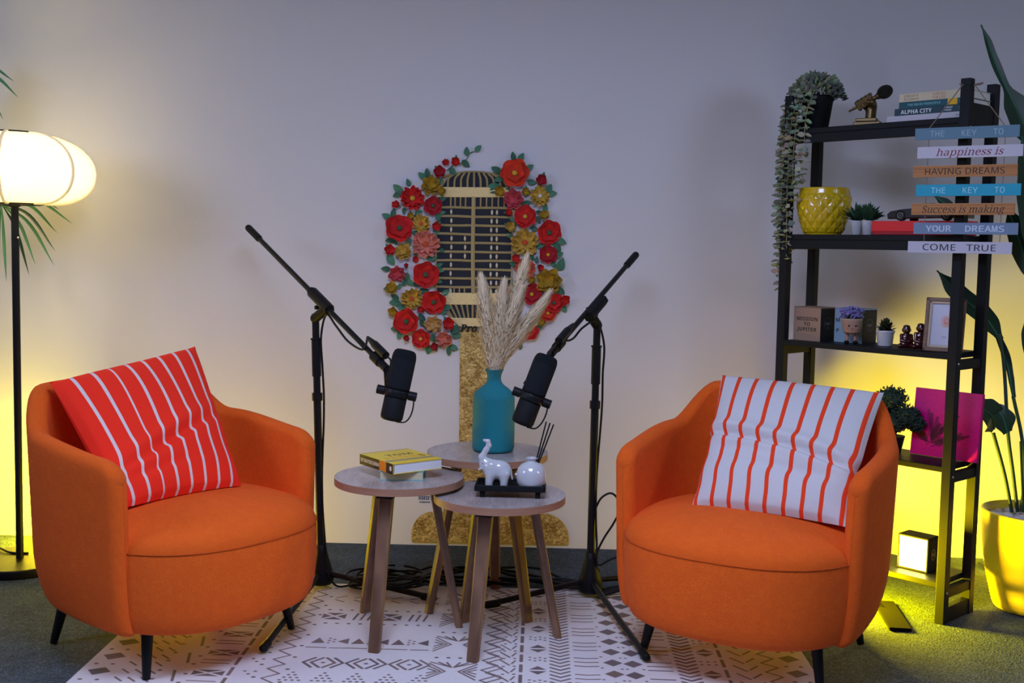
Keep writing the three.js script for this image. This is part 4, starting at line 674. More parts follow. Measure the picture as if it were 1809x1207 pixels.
/* trailing plant in a black pot */
{
  const t = onShelf('trailing_plant', 'grey green trailing plant in a black pot on the top shelf', 'plant', -.585, 0, -.10), r = rng(41);
  mesh('pot', lathe([[0, 0], [.036, 0], [.04, .004], [.054, .10], [.058, .102], [.058, .116], [.05, .116], [.047, .10], [0, .095]], 32), M.blackMatte, t);
  const cols = [[.16, .20, .13], [.20, .24, .16], [.12, .16, .11], [.26, .28, .18], [.22, .22, .12]];
  const leafM = new THREE.MeshStandardMaterial({ vertexColors: true, roughness: .75, side: THREE.DoubleSide });
  const leaf = (p, d, l, w, c) => { const g = gridGeo(2, 3, (u, v) => { const a = (u - .5) * 2, ww = w * Math.sin(Math.PI * (.08 + .9 * v)); return [a * ww, .004 * Math.abs(a), v * l]; }); g.rotateZ((r() - .5) * 2.6); g.applyQuaternion(new THREE.Quaternion().setFromUnitVectors(V(0, 0, 1), d.clone().normalize())); g.translate(p.x, p.y, p.z); return tinted(g, ...c); };
  // local frame of the plant: x along the shelf, z to its front
  const strands = [[-.055, .03, -.085, .06, -.38, 26], [-.05, .045, -.075, .085, -.50, 32], [-.03, .05, -.06, .10, -.42, 28], [-.035, .05, -.045, .09, -.46, 30], [-.01, .055, -.035, .105, -.40, 26], [.01, .055, -.015, .105, -.26, 20], [.03, .05, .02, .10, -.20, 16], [-.06, .02, -.10, .05, -.30, 22], [-.05, .0, -.095, .03, -.56, 32]];
  strands.forEach(([x0, z0, x1, z1, y1, n]) => {
    const c = new THREE.CatmullRomCurve3([V(x0 * .3, .11, z0 * .3), V(x0, .14, z0), V((x0 + x1) / 2, .06, z1 * .95), V(x1, y1 * .45, z1), V(x1 + (r() - .5) * .02, y1, z1 + (r() - .5) * .012)]);
    const st = mesh('trailing_stem', new THREE.TubeGeometry(c, 40, .0012, 5), M.straw, t), list = [];
    for (let k = 0; k < n; k++) { const f = .12 + .88 * k / n, p = c.getPointAt(f), a0 = k * 1.3 + r(); for (let s = 0; s < 3; s++) { const a = a0 + s * 2.1; list.push(leaf(p, V(Math.cos(a), -.5 + r() * .8, Math.sin(a)), .020 + r() * .010, .0075 + r() * .004, cols[Math.floor(r() * 5)].map(v => v * (1.2 + r() * .7)))); } }
    stuff(mesh('leaves', mergeTinted(list), leafM, st));
  });
  const list = [];
  for (let k = 0; k < 420; k++) { const a = r() * 6.283, e = r() * 1.5, R = .05 + r() * .022, p = V(Math.cos(a) * Math.cos(e) * R * 1.05, .115 + Math.sin(e) * R * .9, Math.sin(a) * Math.cos(e) * R * 1.05); list.push(leaf(p, V(p.x, .02 + r() * .04, p.z), .020 + r() * .010, .008 + r() * .004, cols[Math.floor(r() * 5)].map(v => v * (1.0 + r() * .5)))); }
  for (let k = 0; k < 60; k++) { const f = r(), p = V(.055 + f * .055, .12 + .02 * Math.sin(f * 3) - f * .03 + (r() - .5) * .03, .02 + (r() - .5) * .04); list.push(leaf(p, V(.5, (r() - .3), r() - .5), .018, .005, [.08, .10, .08])); }
  stuff(mesh('crown_leaves', mergeTinted(list), leafM, t));
}
/* bronze hand and microphone statue */
{
  const t = onShelf('hand_statue', 'bronze statue of a fist gripping a microphone', 'statue', -.385, 0, -.095, 20 * D2R);
  mesh('plinth', plain([place(rbox(.085, .016, .06, .003), 0, .008, 0), place(rbox(.066, .012, .048, .003), -.004, .022, 0)]), M.bronze, t);
  // microphone axis runs from lower left to upper right
  const A = [-.062, .052, .012], B = [.030, .098, .012], hand = p => {
    let d = capD(p, [.006, .026, 0], [.008, .062, -.002], .017, .0165);
    d = smin(d, ellD(p, [-.006, .080, -.006], [.026, .022, .017]), .014);
    for (let k = 0; k < 4; k++) { const f = k / 3, x = -.030 + f * .036, y = .066 + f * .021; d = smin(d, capD(p, [x - .006, y + .018, -.006], [x - .004, y + .010, .022], .0078, .0074), .003); d = smin(d, capD(p, [x - .004, y + .010, .022], [x + .006, y - .008, .020], .0074, .0068), .003); }
    d = smin(d, capD(p, [.016, .066, .006], [.004, .078, .028], .0085, .007), .006);
    return d;
  };
  mesh('hand', implicit(hand, [-.005, .06, .006], .062, 72), M.bronze, t);
  const mic = mesh('statue_microphone', plain([cyl(V(...A), V(...B), .0035, .0085, 16), capsule(V(.030, .098, .012), V(.034, .100, .012), .011)]), M.bronze, t);
  const head = new THREE.SphereGeometry(1, 20, 14).scale(.022, .026, .022); head.rotateZ(-1.1); head.translate(.050, .110, .012); mesh('grille', head, std(lin(.035, .03, .022), .55, { metalness: .6, bumpMap: foamBump, bumpScale: .002 }), mic);
}
/* books lying on the top shelf */
{
  const spineTex = (bg, draw) => std(0xffffff, .55, { map: canvasTex(1024, 96, (g, w, h) => { g.fillStyle = bg; g.fillRect(0, 0, w, h); g.textBaseline = 'middle'; draw(g, w, h); }) });
  const e = c => std(c, .6);
  const B = [
    ['shelf_book', 'white book at the bottom of the stack on the top shelf', .262, .019, '#c9c6cc', spineTex('#cfccd2', (g, w, h) => { g.fillStyle = '#a39aa4'; g.fillRect(w * .86, h * .42, w * .07, h * .18); }), -.145],
    ['shelf_book', 'dark teal book titled in white, second from bottom of the stack', .237, .021, '#143a44', spineTex('#15404a', (g, w, h) => { g.fillStyle = '#e8ecec'; g.font = 'bold 78px sans-serif'; g.fillText('ALPHA CITY', 90, h / 2 + 4); g.font = 'bold 30px sans-serif'; g.fillText('ROBERT', 700, 30); g.fillText('FRANK', 700, 66); g.fillRect(905, 26, 26, 40); }), -.132],
    ['shelf_book', 'green blue book with a yellow spine label, third in the stack', .222, .019, '#0d4d58', spineTex('#0e5560', (g, w, h) => { g.fillStyle = '#7fb8b8'; g.font = 'bold 50px sans-serif'; g.fillText('THE 80/20 PRINCIPLE', 130, h / 2); g.fillStyle = '#e8b31a'; g.fillRect(w * .72, 0, w * .14, h); }), -.125],
    ['shelf_book', 'cream book on top of the stack on the top shelf', .222, .025, '#c9bfa2', spineTex('#d6cbab', (g, w, h) => { g.fillStyle = '#8a8264'; g.font = 'bold 42px serif'; g.fillText('JORDAN B', 70, 28); g.fillText('PETERSON', 70, 70); g.fillStyle = '#c07a3a'; g.fillText('12 RULES', 500, 28); g.fillText('FOR LIFE', 500, 70); g.fillStyle = '#b0503a'; g.fillRect(w * .9, 30, 34, 36); }), -.125],
  ];
  let y = LEVEL[0]; B.forEach(([n, label, w, h, c, sp, x], i) => { const p = SH(x, y, -.095); book(n, label, w, h, .15, p, TURN + [.0, .02, -.015, .01][i], { edge: e(c), top: e(c), spine: sp }, 'books stacked on the top shelf'); y += h + .0004; });
}
/* second shelf */
{
  const t = onShelf('pineapple_pot', 'yellow glazed plant pot with raised diamond pattern', 'pot', -.537, 1, -.092);
  const H = .152, Rf = h => { const f = h / H; return .060 + .026 * Math.sin(Math.min(1, f * 1.15) * 1.75) - (f > .85 ? .003 * (f - .85) / .15 : 0); };
  mesh('body', gridGeo(192, 72, (u, v) => { const h = v * H, a = u * 6.2832, f = v * 5.2, g = u * 14; const p = Math.abs(((g + f / 1.6) % 1 + 1) % 1 - .5) * 2, q = Math.abs(((g - f / 1.6) % 1 + 1) % 1 - .5) * 2, m = v > .9 || v < .05 ? 0 : Math.min(1 - p, 1 - q); const R = Rf(h) + .0065 * Math.pow(m, .6) * (v > .84 ? (.9 - v) / .06 : 1); return [Math.cos(a) * R, h, Math.sin(a) * R]; }, { closeU: true }), M.yellowGlaze, t);
  mesh('rim', lathe([[.079, .148], [.083, .151], [.083, .156], [.079, .158], [.075, .154], [.073, .12], [.068, .02], [0, .012]], 56), M.yellowGlaze, t);
}
function tuft(parent, y, n, R, len, w, mat, seed, up) { const r = rng(seed), list = []; for (let k = 0; k < n; k++) { const a = r() * 6.283, e = up + r() * (1.5 - up), d = V(Math.cos(a) * Math.cos(e), Math.sin(e), Math.sin(a) * Math.cos(e)), l = len * (.6 + .5 * r()); const g = gridGeo(2, 3, (u, v) => { const s = (u - .5) * 2; return [s * w * Math.sin(Math.PI * (.15 + .82 * v)), .15 * w * (1 - s * s), v * l]; }); g.applyQuaternion(new THREE.Quaternion().setFromUnitVectors(V(0, 0, 1), d)); g.translate(d.x * R * r(), y + r() * .012, d.z * R * r()); list.push(g); } return stuff(mesh('foliage', plain(list), mat, parent)); }
for (const [x, z, sd, label] of [[-.405, -.085, 3, 'small white pot with green plant next to the yellow pot'], [-.358, -.075, 4, 'small white pot with green plant beside the red box']]) {
  const t = onShelf('mini_plant', label, 'plant', x, 1, z, 0, 'small white potted plants');
  mesh('pot', lathe([[0, 0], [.0155, 0], [.020, .042], [.0215, .044], [.0215, .047], [.017, .047], [.016, .042], [0, .04]], 28), M.white, t);
  tuft(t, .046, 110, .012, .05, .0052, std(lin(.022, .075, .032), .6), sd, .05);
  const r = rng(sd + 40); for (let k = 0; k < 5; k++) mesh('stem', cyl(V(0, .044, 0), V((r() - .5) * .04, .08 + r() * .02, (r() - .5) * .04), .0015), M.leafGreen, t);
}
{
  const b = onShelf('red_box', 'flat red display box under the black model car', 'box', -.165, 1, -.075);
  mesh('lid', place(rbox(.298, .034, .11, .002), 0, .027, 0), std(lin(.80, .010, .014), .45), b); mesh('tray', place(rbox(.294, .012, .106, .002), 0, .006, 0), std(lin(.45, .006, .012), .5), b);
  // model car, nose to the left
  const t = thing('model_car', 'glossy black model sports car on the red box', 'toy car', SH(-.142, LEVEL[1] + .0442, -.07), TURN);
  const paint = phys(lin(.006, .006, .008), .18, { clearcoat: 1, clearcoatRoughness: .04 }), s = new THREE.Shape();
  [[-.118, .012], [-.12, .022], [-.112, .029], [-.075, .035], [-.045, .037], [-.015, .052], [.03, .053], [.07, .042], [.105, .040], [.116, .034], [.118, .014]].forEach(([x, y], i) => i ? s.lineTo(x, y) : s.moveTo(x, y)); s.closePath();
  const g = new THREE.ExtrudeGeometry(s, { depth: .076, bevelEnabled: true, bevelThickness: .008, bevelSize: .004, bevelSegments: 3 }); g.translate(0, -.002, -.038); mesh('car_body', g, paint, t);
  const glass = phys(lin(.02, .022, .026), .08), w = new THREE.Shape();[[-.036, .038], [-.012, .0505], [.028, .0515], [.058, .043]].forEach(([x, y], i) => i ? w.lineTo(x, y) : w.moveTo(x, y)); w.closePath();
  for (const z of [-.0475, .0455]) { const q = new THREE.ExtrudeGeometry(w, { depth: .002, bevelEnabled: false }); q.translate(0, -.001, z); mesh('side_window', q, glass, t); }
  for (const x of [-.075, .076]) for (const z of [-.04, .04]) { const wheel = mesh('wheel', (() => { const c = new THREE.CylinderGeometry(.0165, .0165, .014, 28); c.rotateX(Math.PI / 2); c.translate(x, .0165, z); return c; })(), M.blackRubber, t); const rim = new THREE.TorusGeometry(.009, .0022, 8, 20); rim.translate(x, .0165, z + Math.sign(z) * .0072); const sp = []; for (let k = 0; k < 5; k++) { const a = k * 1.257; sp.push(cyl(V(x, .0165, z + Math.sign(z) * .0072), V(x + Math.cos(a) * .009, .0165 + Math.sin(a) * .009, z + Math.sign(z) * .0072), .0012, .0012, 6)); } mesh('rim', plain([rim, ...sp]), M.darkSteel, wheel); }
  mesh('headlamp', place(new THREE.SphereGeometry(1, 10, 8).scale(.006, .003, .007), -.108, .028, .03), M.glaze, t); mesh('headlamp', place(new THREE.SphereGeometry(1, 10, 8).scale(.006, .003, .007), -.108, .028, -.03), M.glaze, t);
  mesh('spoiler', place(rbox(.02, .003, .074, .001), .106, .048, 0), paint, t);
}
/* third shelf */
{
  const boxFace = (bg, lines, color, px) => std(0xffffff, .7, { map: canvasTex(512, 640, (g, w, h) => { g.fillStyle = bg; g.fillRect(0, 0, w, h); g.fillStyle = color; g.font = 'bold 96px sans-serif'; g.textAlign = 'center'; g.textBaseline = 'middle'; lines.forEach((l, i) => l && g.fillText(l, l.length === 1 ? 60 : w / 2, 225 + i * 100, w * .86)); if (px) { g.font = '22px sans-serif'; g.fillText('—————————', w / 2, 535); g.fillText('—————', w / 2, 570); } }) });
  const emblem = std(0xffffff, .6, { map: canvasTex(256, 512, (g, w, h) => { g.fillStyle = '#10141b'; g.fillRect(0, 0, w, h); g.strokeStyle = '#6a6a68'; g.lineWidth = 4; g.beginPath(); g.ellipse(w / 2, h * .48, 62, 92, 0, 0, 7); g.stroke(); g.fillStyle = '#8a8a86'; g.font = 'bold 62px serif'; g.textAlign = 'center'; g.textBaseline = 'middle'; g.fillText('C&F', w / 2, h * .48, 88); g.fillRect(w / 2 - 10, h * .57, 5, 22); g.fillRect(w / 2 + 6, h * .57, 5, 22); }) });
  const dark = std(lin(.008, .010, .014), .6);
  const gift = (label, x, z, turn, face, top, h) => { const t = onShelf('gift_box', label, 'box', x, 2, z, turn, 'boxes on the third shelf'); const c = std(top, .75); mesh('box_body', place(new THREE.BoxGeometry(.106, h, .088), 0, h / 2, 0), [emblem, dark, c, c, face, dark], t); mesh('lid_edge', place(rbox(.1065, .004, .0885, .001), 0, h - .0015, 0), c, t); return t; };
  gift('tan printed box with dark sides next to the left shelf post', -.556, -.092, -.5 * D2R, boxFace('#a88a70', ['MISSION', 'TO', 'JUPITER'], '#2a2420', 1), '#8e7560', .114);
  gift('pale blue printed box behind the figure shaped flower pot', -.430, -.145, -.5 * D2R, boxFace('#8fa9b8', ['M', '', 'P'], '#1c2836', 0), '#7d97a6', .114);
  // flower pot with a face and legs
  const t = onShelf('face_flowerpot', 'small beige flower pot with face and legs holding lavender', 'plant pot', -.388, 2, -.05, 36 * D2R);
  const beige = std(lin(.40, .28, .19), .55), skin = std(lin(.48, .22, .15), .6);
  mesh('pot', lathe([[0, .035], [.022, .036], [.027, .042], [.033, .078], [.034, .079], [.034, .086], [.030, .086], [.029, .078], [0, .076]], 36), beige, t);
  for (const s of [-1, 1]) { const leg = mesh('leg', capsule(V(s * .013, .012, 0), V(s * .012, .036, 0), .0052), skin, t); mesh('shoe', place(new THREE.SphereGeometry(1, 14, 10).scale(.0085, .0065, .012), s * .014, .0065, .005), M.blackRubber, leg); }
  for (const s of [-1, 1]) mesh('eye', place(new THREE.SphereGeometry(1, 10, 8).scale(.0038, .0038, .0022), s * .0105, .063, .0285), std(lin(.05, .025, .015), .3), t);
  mesh('mouth', (() => { const g = new THREE.TorusGeometry(.0028, .0009, 6, 12); g.translate(0, .052, .0285); return g; })(), std(lin(.3, .05, .05), .5), t);
  for (const s of [-1, 1]) mesh('cheek', place(new THREE.SphereGeometry(1, 8, 6).scale(.004, .0026, .001), s * .016, .055, .0262), std(lin(.55, .2, .15), .6), t);
  tuft(t, .082, 90, .02, .028, .003, std(lin(.06, .13, .03), .7), 12, .2);
  const r = rng(13), lav = []; for (let k = 0; k < 260; k++) { const a = r() * 6.283, q = Math.sqrt(r()) * .038, s = .0028 + r() * .002; lav.push(place(new THREE.IcosahedronGeometry(s, 0), Math.cos(a) * q, .098 + r() * .028 - q * .25, Math.sin(a) * q * .7)); } stuff(mesh('lavender_flowers', plain(lav), std(lin(.24, .21, .48), .8), t));
  // succulent
  const u = onShelf('succulent', 'green succulent rosette in a white pot', 'plant', -.285, 2, -.085);
  mesh('pot', lathe([[0, 0], [.022, 0], [.0235, .003], [.028, .044], [.030, .045], [.030, .052], [.026, .052], [.025, .045], [0, .043]], 36), M.white, u);
  mesh('soil', place(new THREE.CylinderGeometry(.025, .025, .003, 20), 0, .045, 0), std(lin(.02, .014, .01), .9), u);
  const lg = gridGeo(6, 6, (a, b) => { const s = (a - .5) * 2, w = .0105 * Math.pow(Math.sin(Math.PI * (.18 + .8 * b)), .9); return [s * w, .006 * (1 - s * s) * (1 - b) - .002 + b * b * .006, b * .036]; }), gm = [std(lin(.05, .075, .03), .5), std(lin(.065, .06, .03), .5)];
  for (let k = 0; k < 26; k++) { const m = mesh('leaf', lg, gm[k % 2], u), f = k / 26; m.rotation.order = 'YXZ'; m.rotation.set(-(.12 + f * 1.15), k * 2.4, 0); m.scale.setScalar(1.08 - f * .45); m.position.y = .05 + f * .022; }
  // two small seated figures
  [[-.198, -.06, .0, 'smaller dark red seated figurine beside the succulent'], [-.158, -.075, .007, 'taller dark red seated figurine next to the picture frame']].forEach(([x, z, h, label], i) => {
    const f = onShelf('seated_figurine', label, 'figurine', x, 2, z, 40 * D2R, 'dark red figurines');
    const fn = p => { let d = ellD(p, [0, .017, .002], [.019, .013, .016]); d = smin(d, ellD(p, [0, .033 + h * .5, -.001], [.0155, .018 + h * .5, .0125]), .008); d = smin(d, ellD(p, [0, .060 + h, .001], [.0125, .0135, .0125]), .004); for (const s of [-1, 1]) { d = smin(d, capD(p, [s * .015, .042 + h, 0], [s * .016, .026, .008], .0058, .005), .004); d = smin(d, capD(p, [s * .016, .026, .008], [s * .004, .024, .016], .005, .0042), .003); d = smin(d, capD(p, [s * .006, .010, .006], [s * .020, .009, .010], .009, .008), .006); d = smin(d, ellD(p, [s * .0125, .059 + h, 0], [.0022, .0055, .003]), .002); } d = smin(d, ellD(p, [0, .057 + h, .0135], [.0022, .003, .0022]), .002); d = smin(d, ellD(p, [0, .071 + h, -.001], [.010, .005, .010]), .004); return Math.max(d, -(p[1] - .0005)); };
    mesh('figure', implicit(fn, [0, .04, 0], .046, 56), M.maroon, f);
    for (const s of [-1, 1]) mesh('eye', place(new THREE.SphereGeometry(.0014, 6, 5), s * .0045, .062 + h, .0128), M.inkBlack, f);
  });
  // leaning photo frame
  const p = onShelf('picture_frame', 'wooden picture frame with a pale print leaning on the third shelf', 'picture frame', -.070, 2, -.055, 14 * D2R), W = .118, H = .168, F = .012; const lean = g => { g.rotateX(-.16); g.translate(0, .001, .015); return g; };
  const wood = std(0xffffff, .5, { map: walnutTex }), pale = std(lin(.55, .42, .28), .6);
  for (const s of [-1, 1]) { mesh('frame_side', lean(place(rbox(F, H, .014, .002), s * (W - F) / 2, H / 2, 0)), wood, p); mesh('frame_side', lean(place(rbox(W, F, .014, .002), 0, s < 0 ? F / 2 : H - F / 2, 0)), wood, p); mesh('inner_frame', lean(place(rbox(.007, H - 2 * F, .010, .001), s * (W / 2 - F - .0035), H / 2, 0)), pale, p); mesh('inner_frame', lean(place(rbox(W - 2 * F, .007, .010, .001), 0, s < 0 ? F + .0035 : H - F - .0035, 0)), pale, p); }
  const art = canvasTex(320, 480, (g, w, h) => { g.fillStyle = '#c9cad6'; g.fillRect(0, 0, w, h); g.strokeStyle = '#8d94a8'; g.lineWidth = 3; g.strokeRect(14, 14, w - 28, h - 28); const q = rng(9); for (let k = 0; k < 60; k++) { g.fillStyle = `rgba(${206 + q() * 20 | 0},${150 + q() * 30 | 0},${134 + q() * 30 | 0},.16)`; g.beginPath(); g.ellipse(w * .56 + (q() - .5) * 70, h * .42 + (q() - .5) * 90, 20 + q() * 30, 16 + q() * 26, q() * 3, 0, 7); g.fill(); } g.strokeStyle = '#a86a58'; g.lineWidth = 2; for (let k = 0; k < 6; k++) { g.beginPath(); g.arc(w * .56 + (q() - .5) * 50, h * .42 + (q() - .5) * 70, 10 + q() * 30, q() * 6, q() * 6 + 2); g.stroke(); } g.fillStyle = '#5b6488'; g.fillRect(w * .44, h * .78, 46, 6); g.fillStyle = '#9aa0b4'; g.fillRect(w * .38, h * .82, 84, 3); });
  mesh('print', lean(place(new THREE.BoxGeometry(W - 2 * F - .012, H - 2 * F - .012, .003), 0, H / 2, -.001)), [M.white, M.white, M.white, M.white, std(0xffffff, .25, { map: art }), M.white], p);
  mesh('backing', lean(place(new THREE.BoxGeometry(W - .006, H - .006, .004), 0, H / 2, -.006)), M.blackMatte, p);
  mesh('strut', cyl(V(0, .003, -.042), V(0, .1, -.012), .003), M.blackMatte, p);
}
/* fourth shelf */
{
  const t = onShelf('bonsai_plant', 'dark green bushy artificial plant in a dark pot', 'plant', -.255, 3, -.11);
  mesh('pot', lathe([[0, 0], [.026, 0], [.036, .05], [.038, .055], [.032, .055], [0, .05]], 28), M.blackMatte, t);
  mesh('trunk', tube([[0, .05, 0], [.01, .08, .004], [-.004, .11, 0], [.004, .15, 0]], .007, 24, 8), std(lin(.05, .035, .02), .9), t);
  const r = rng(29), blobs = [[-.01, .175, 0, .052], [.05, .125, .01, .046], [-.05, .14, .01, .045], [.02, .10, .03, .036], [.075, .105, 0, .032], [-.02, .115, -.02, .04], [.0, .085, .03, .03]], dk = std(lin(.012, .040, .022), .65), lt = std(lin(.02, .06, .035), .6);
  blobs.forEach(([x, y, z, R], i) => { const list = []; for (let k = 0; k < 520; k++) { const a = r() * 6.283, c = r() * 2 - 1, s = Math.sqrt(1 - c * c), q = R * (.55 + .5 * r()), p = V(x + Math.cos(a) * s * q, y + c * q * .85, z + Math.sin(a) * s * q); const g = new THREE.ConeGeometry(.0034, .011, 4); g.applyQuaternion(new THREE.Quaternion().setFromUnitVectors(V(0, 1, 0), V((p.x - x) / R + (r() - .5) * 2.4, (p.y - y) / R + (r() - .3) * 2, (p.z - z) / R + (r() - .5) * 2.4).normalize())); g.translate(p.x, p.y, p.z); list.push(g); } list.push(place(new THREE.IcosahedronGeometry(R * .72, 2).scale(1, .85, 1), x, y, z)); stuff(mesh('foliage', plain(list), i % 3 ? dk : lt, t)); mesh('branch', cyl(V(0, .09, 0), V(x, y, z), .0035), M.walnut, t); });
  const p = onShelf('pink_canvas', 'magenta canvas picture with dark feathery leaves', 'picture', -.092, 3, -.145), W = .222, H = .215;
  const art = canvasTex(512, 512, (g, w, h) => { g.fillStyle = '#e0057e'; g.fillRect(0, 0, w, h); const q = rng(33); for (let i = 0; i < 4000; i++) { g.fillStyle = q() < .5 ? 'rgba(230,20,120,.10)' : 'rgba(150,0,90,.10)'; g.fillRect(q() * w, q() * h, 10 + q() * 20, 4); } g.lineCap = 'round'; const feather = (x0, y0, x1, y1, n, l, c) => { g.strokeStyle = c; g.lineWidth = 5; g.beginPath(); g.moveTo(x0, y0); g.lineTo(x1, y1); g.stroke(); const dx = x1 - x0, dy = y1 - y0, m = Math.hypot(dx, dy); for (let k = 0; k < n; k++) { const f = .15 + .85 * k / n, x = x0 + dx * f, y = y0 + dy * f, L = l * (1 - f * .6); for (const s of [-1, 1]) { g.lineWidth = 4.5; g.beginPath(); g.moveTo(x, y); g.lineTo(x + dx / m * L * .7 - s * dy / m * L * .6, y + dy / m * L * .7 + s * dx / m * L * .6); g.stroke(); } } }; const c = ['#3a0a2c', '#521036', '#24081e', '#6a1440']; for (let k = 0; k < 12; k++) { const a = -2.6 + k * .24; feather(120 + q() * 50, 400 + q() * 40, 150 + Math.cos(a) * (110 + q() * 150), 380 + Math.sin(a) * (120 + q() * 120), 13, 44, c[k % 4]); } feather(180, 360, 350, 180, 16, 34, '#3a0a2c'); feather(180, 400, 400, 330, 16, 30, '#45102e'); feather(300, 390, 440, 320, 12, 26, '#521036'); });
  const sideM = std('#b80568', .6); const g = new THREE.BoxGeometry(W, H, .014); g.rotateX(-.10); g.translate(0, H / 2 + .002, 0);
  mesh('canvas', g, [sideM, sideM, sideM, sideM, phys(0xffffff, .4, { map: art }), sideM], p);
}
/* bottom shelf: lit cube */
{
  const t = onShelf('cube_lamp', 'small black cube lamp with a glowing white front', 'lamp', -.145, 4, -.10), W = .105, H = .112, Dp = .07;
  mesh('housing', plain([place(rbox(W, .006, Dp, .002), 0, .003, 0), place(rbox(W, .006, Dp, .002), 0, H - .003, 0), place(rbox(.006, H, Dp, .002), -W / 2 + .003, H / 2, 0), place(rbox(.006, H, Dp, .002), W / 2 - .003, H / 2, 0), place(rbox(W, H, .006, .002), 0, H / 2, -Dp / 2 + .003)]), M.blackMatte, t);
  const logo = canvasTex(128, 128, (g) => { g.clearRect(0, 0, 128, 128); g.strokeStyle = '#7a6a3a'; g.lineWidth = 5; g.beginPath(); g.ellipse(64, 64, 30, 44, 0, 0, 7); g.stroke(); g.fillStyle = '#7a6a3a'; g.font = 'bold 40px serif'; g.textAlign = 'center'; g.textBaseline = 'middle'; g.fillText('C&F', 64, 64, 48); });
  mesh('emblem', (() => { const g = new THREE.BoxGeometry(.0006, .05, .05); g.translate(W / 2 + .0004, H / 2, 0); return g; })(), new THREE.MeshStandardMaterial({ map: logo, transparent: true, alphaTest: .4, roughness: .5 }), t);
  const CW = new THREE.Color().setRGB(1, .86, .52);
  mesh('glowing_panel', place(new THREE.BoxGeometry(W - .012, H - .012, .004), 0, H / 2, Dp / 2 - .004), new THREE.MeshStandardMaterial({ color: 0xffffff, emissive: CW, emissiveIntensity: 2.2 }), t);
  const [x, y, z] = SH(-.145, LEVEL[4] + H / 2, -.10 + Dp / 2 + .002), l = new THREE.RectAreaLight(CW, POWER.cube, W - .012, H - .012); l.position.set(x, y, z); l.lookAt(x - SN, y, z + CT); l.castShadow = true; scene.add(l);
}
/* ---------------------------------------------------------------- plank sign hanging on the shelf post */
{
  const turn = -31.5 * D2R, t = thing('hanging_sign', 'rope hung sign of seven coloured wooden planks with lettering', 'sign', [1.235, 0, .833], turn);
  const dx = Math.cos(turn), pl = [
    [-.144, .146, 1.4995, '#5f8496', 'THE   KEY   TO', '#9fb9c4', '76px monospace', .026, 0], [-.135, .158, 1.444, '#c9c6cf', 'happiness is', '#7a1030', 'italic 92px serif', .015, 0], [-.145, .146, 1.388, null, 'HAVING DREAMS', '#2a1c10', '80px sans-serif', .009, 0], [-.134, .158, 1.332, '#18a2bd', 'THE   KEY   TO', '#a8dbe2', '76px monospace', .004, 0],
    [-.145, .144, 1.276, null, 'Success is making', '#2a1a0e', 'italic 86px serif', .002, 0], [-.136, .156, 1.219, '#7288a0', 'YOUR  DREAMS', '#c3d0dc', 'bold 76px monospace', -.002, 0], [-.150, .142, 1.163, '#c4c1cb', 'COME   TRUE', '#15151c', '82px sans-serif', -.006, 0]];
  pl.forEach(([a, b, y, c, text, ink, font], i) => {
    const w = b - a, h = .034, tex = canvasTex(900, 108, (g, W, H) => { if (c) { g.fillStyle = c; g.fillRect(0, 0, W, H); } else { const q = rng(100 + i); g.fillStyle = '#b5783c'; g.fillRect(0, 0, W, H); for (let k = 0; k < 70; k++) { g.strokeStyle = q() < .5 ? 'rgba(130,78,34,.30)' : 'rgba(214,158,96,.30)'; g.lineWidth = 1 + q() * 3; const y0 = q() * H; g.beginPath(); g.moveTo(0, y0); g.bezierCurveTo(W * .3, y0 + (q() - .5) * 20, W * .6, y0 + (q() - .5) * 20, W, y0 + (q() - .5) * 14); g.stroke(); } } g.fillStyle = ink; g.font = font; g.textAlign = 'center'; g.textBaseline = 'middle'; const tw = g.measureText(text).width; g.translate(W / 2, H / 2 + 2); g.scale(W * [.71, .64, .78, .71, .80, .76, .72][i] / tw, 1); g.fillText(text, 0, 0); });
    const side = c ? std(c, .7) : std('#a86e36', .7);
    mesh('plank', place(new THREE.BoxGeometry(w, h, .008), (a + b) / 2, y, 0), [side, side, side, side, std(0xffffff, .62, { map: tex }), side], t);
    if (i < 6) for (const x of [-.105, .108]) mesh('cord', cyl(V(x, y - h / 2, -.001), V(x, pl[i + 1][2] + h / 2, -.001), .0011, .0011, 6), M.rope, t);
  });
  for (const s of [-1, 1]) mesh('hanger_rope', tube([[s * .105, 1.516, -.001], [s * .06, 1.578, -.001], [s * .017, 1.638, -.001]], .0016, 20, 6), M.rope, t);
  mesh('hanger_loop', tube([[-.017, 1.638, -.001], [-.03, 1.645, -.025], [-.012, 1.645, -.062], [.02, 1.645, -.06], [.034, 1.645, -.025], [.017, 1.638, -.001]], .0016, 40, 6), M.rope, t);
}
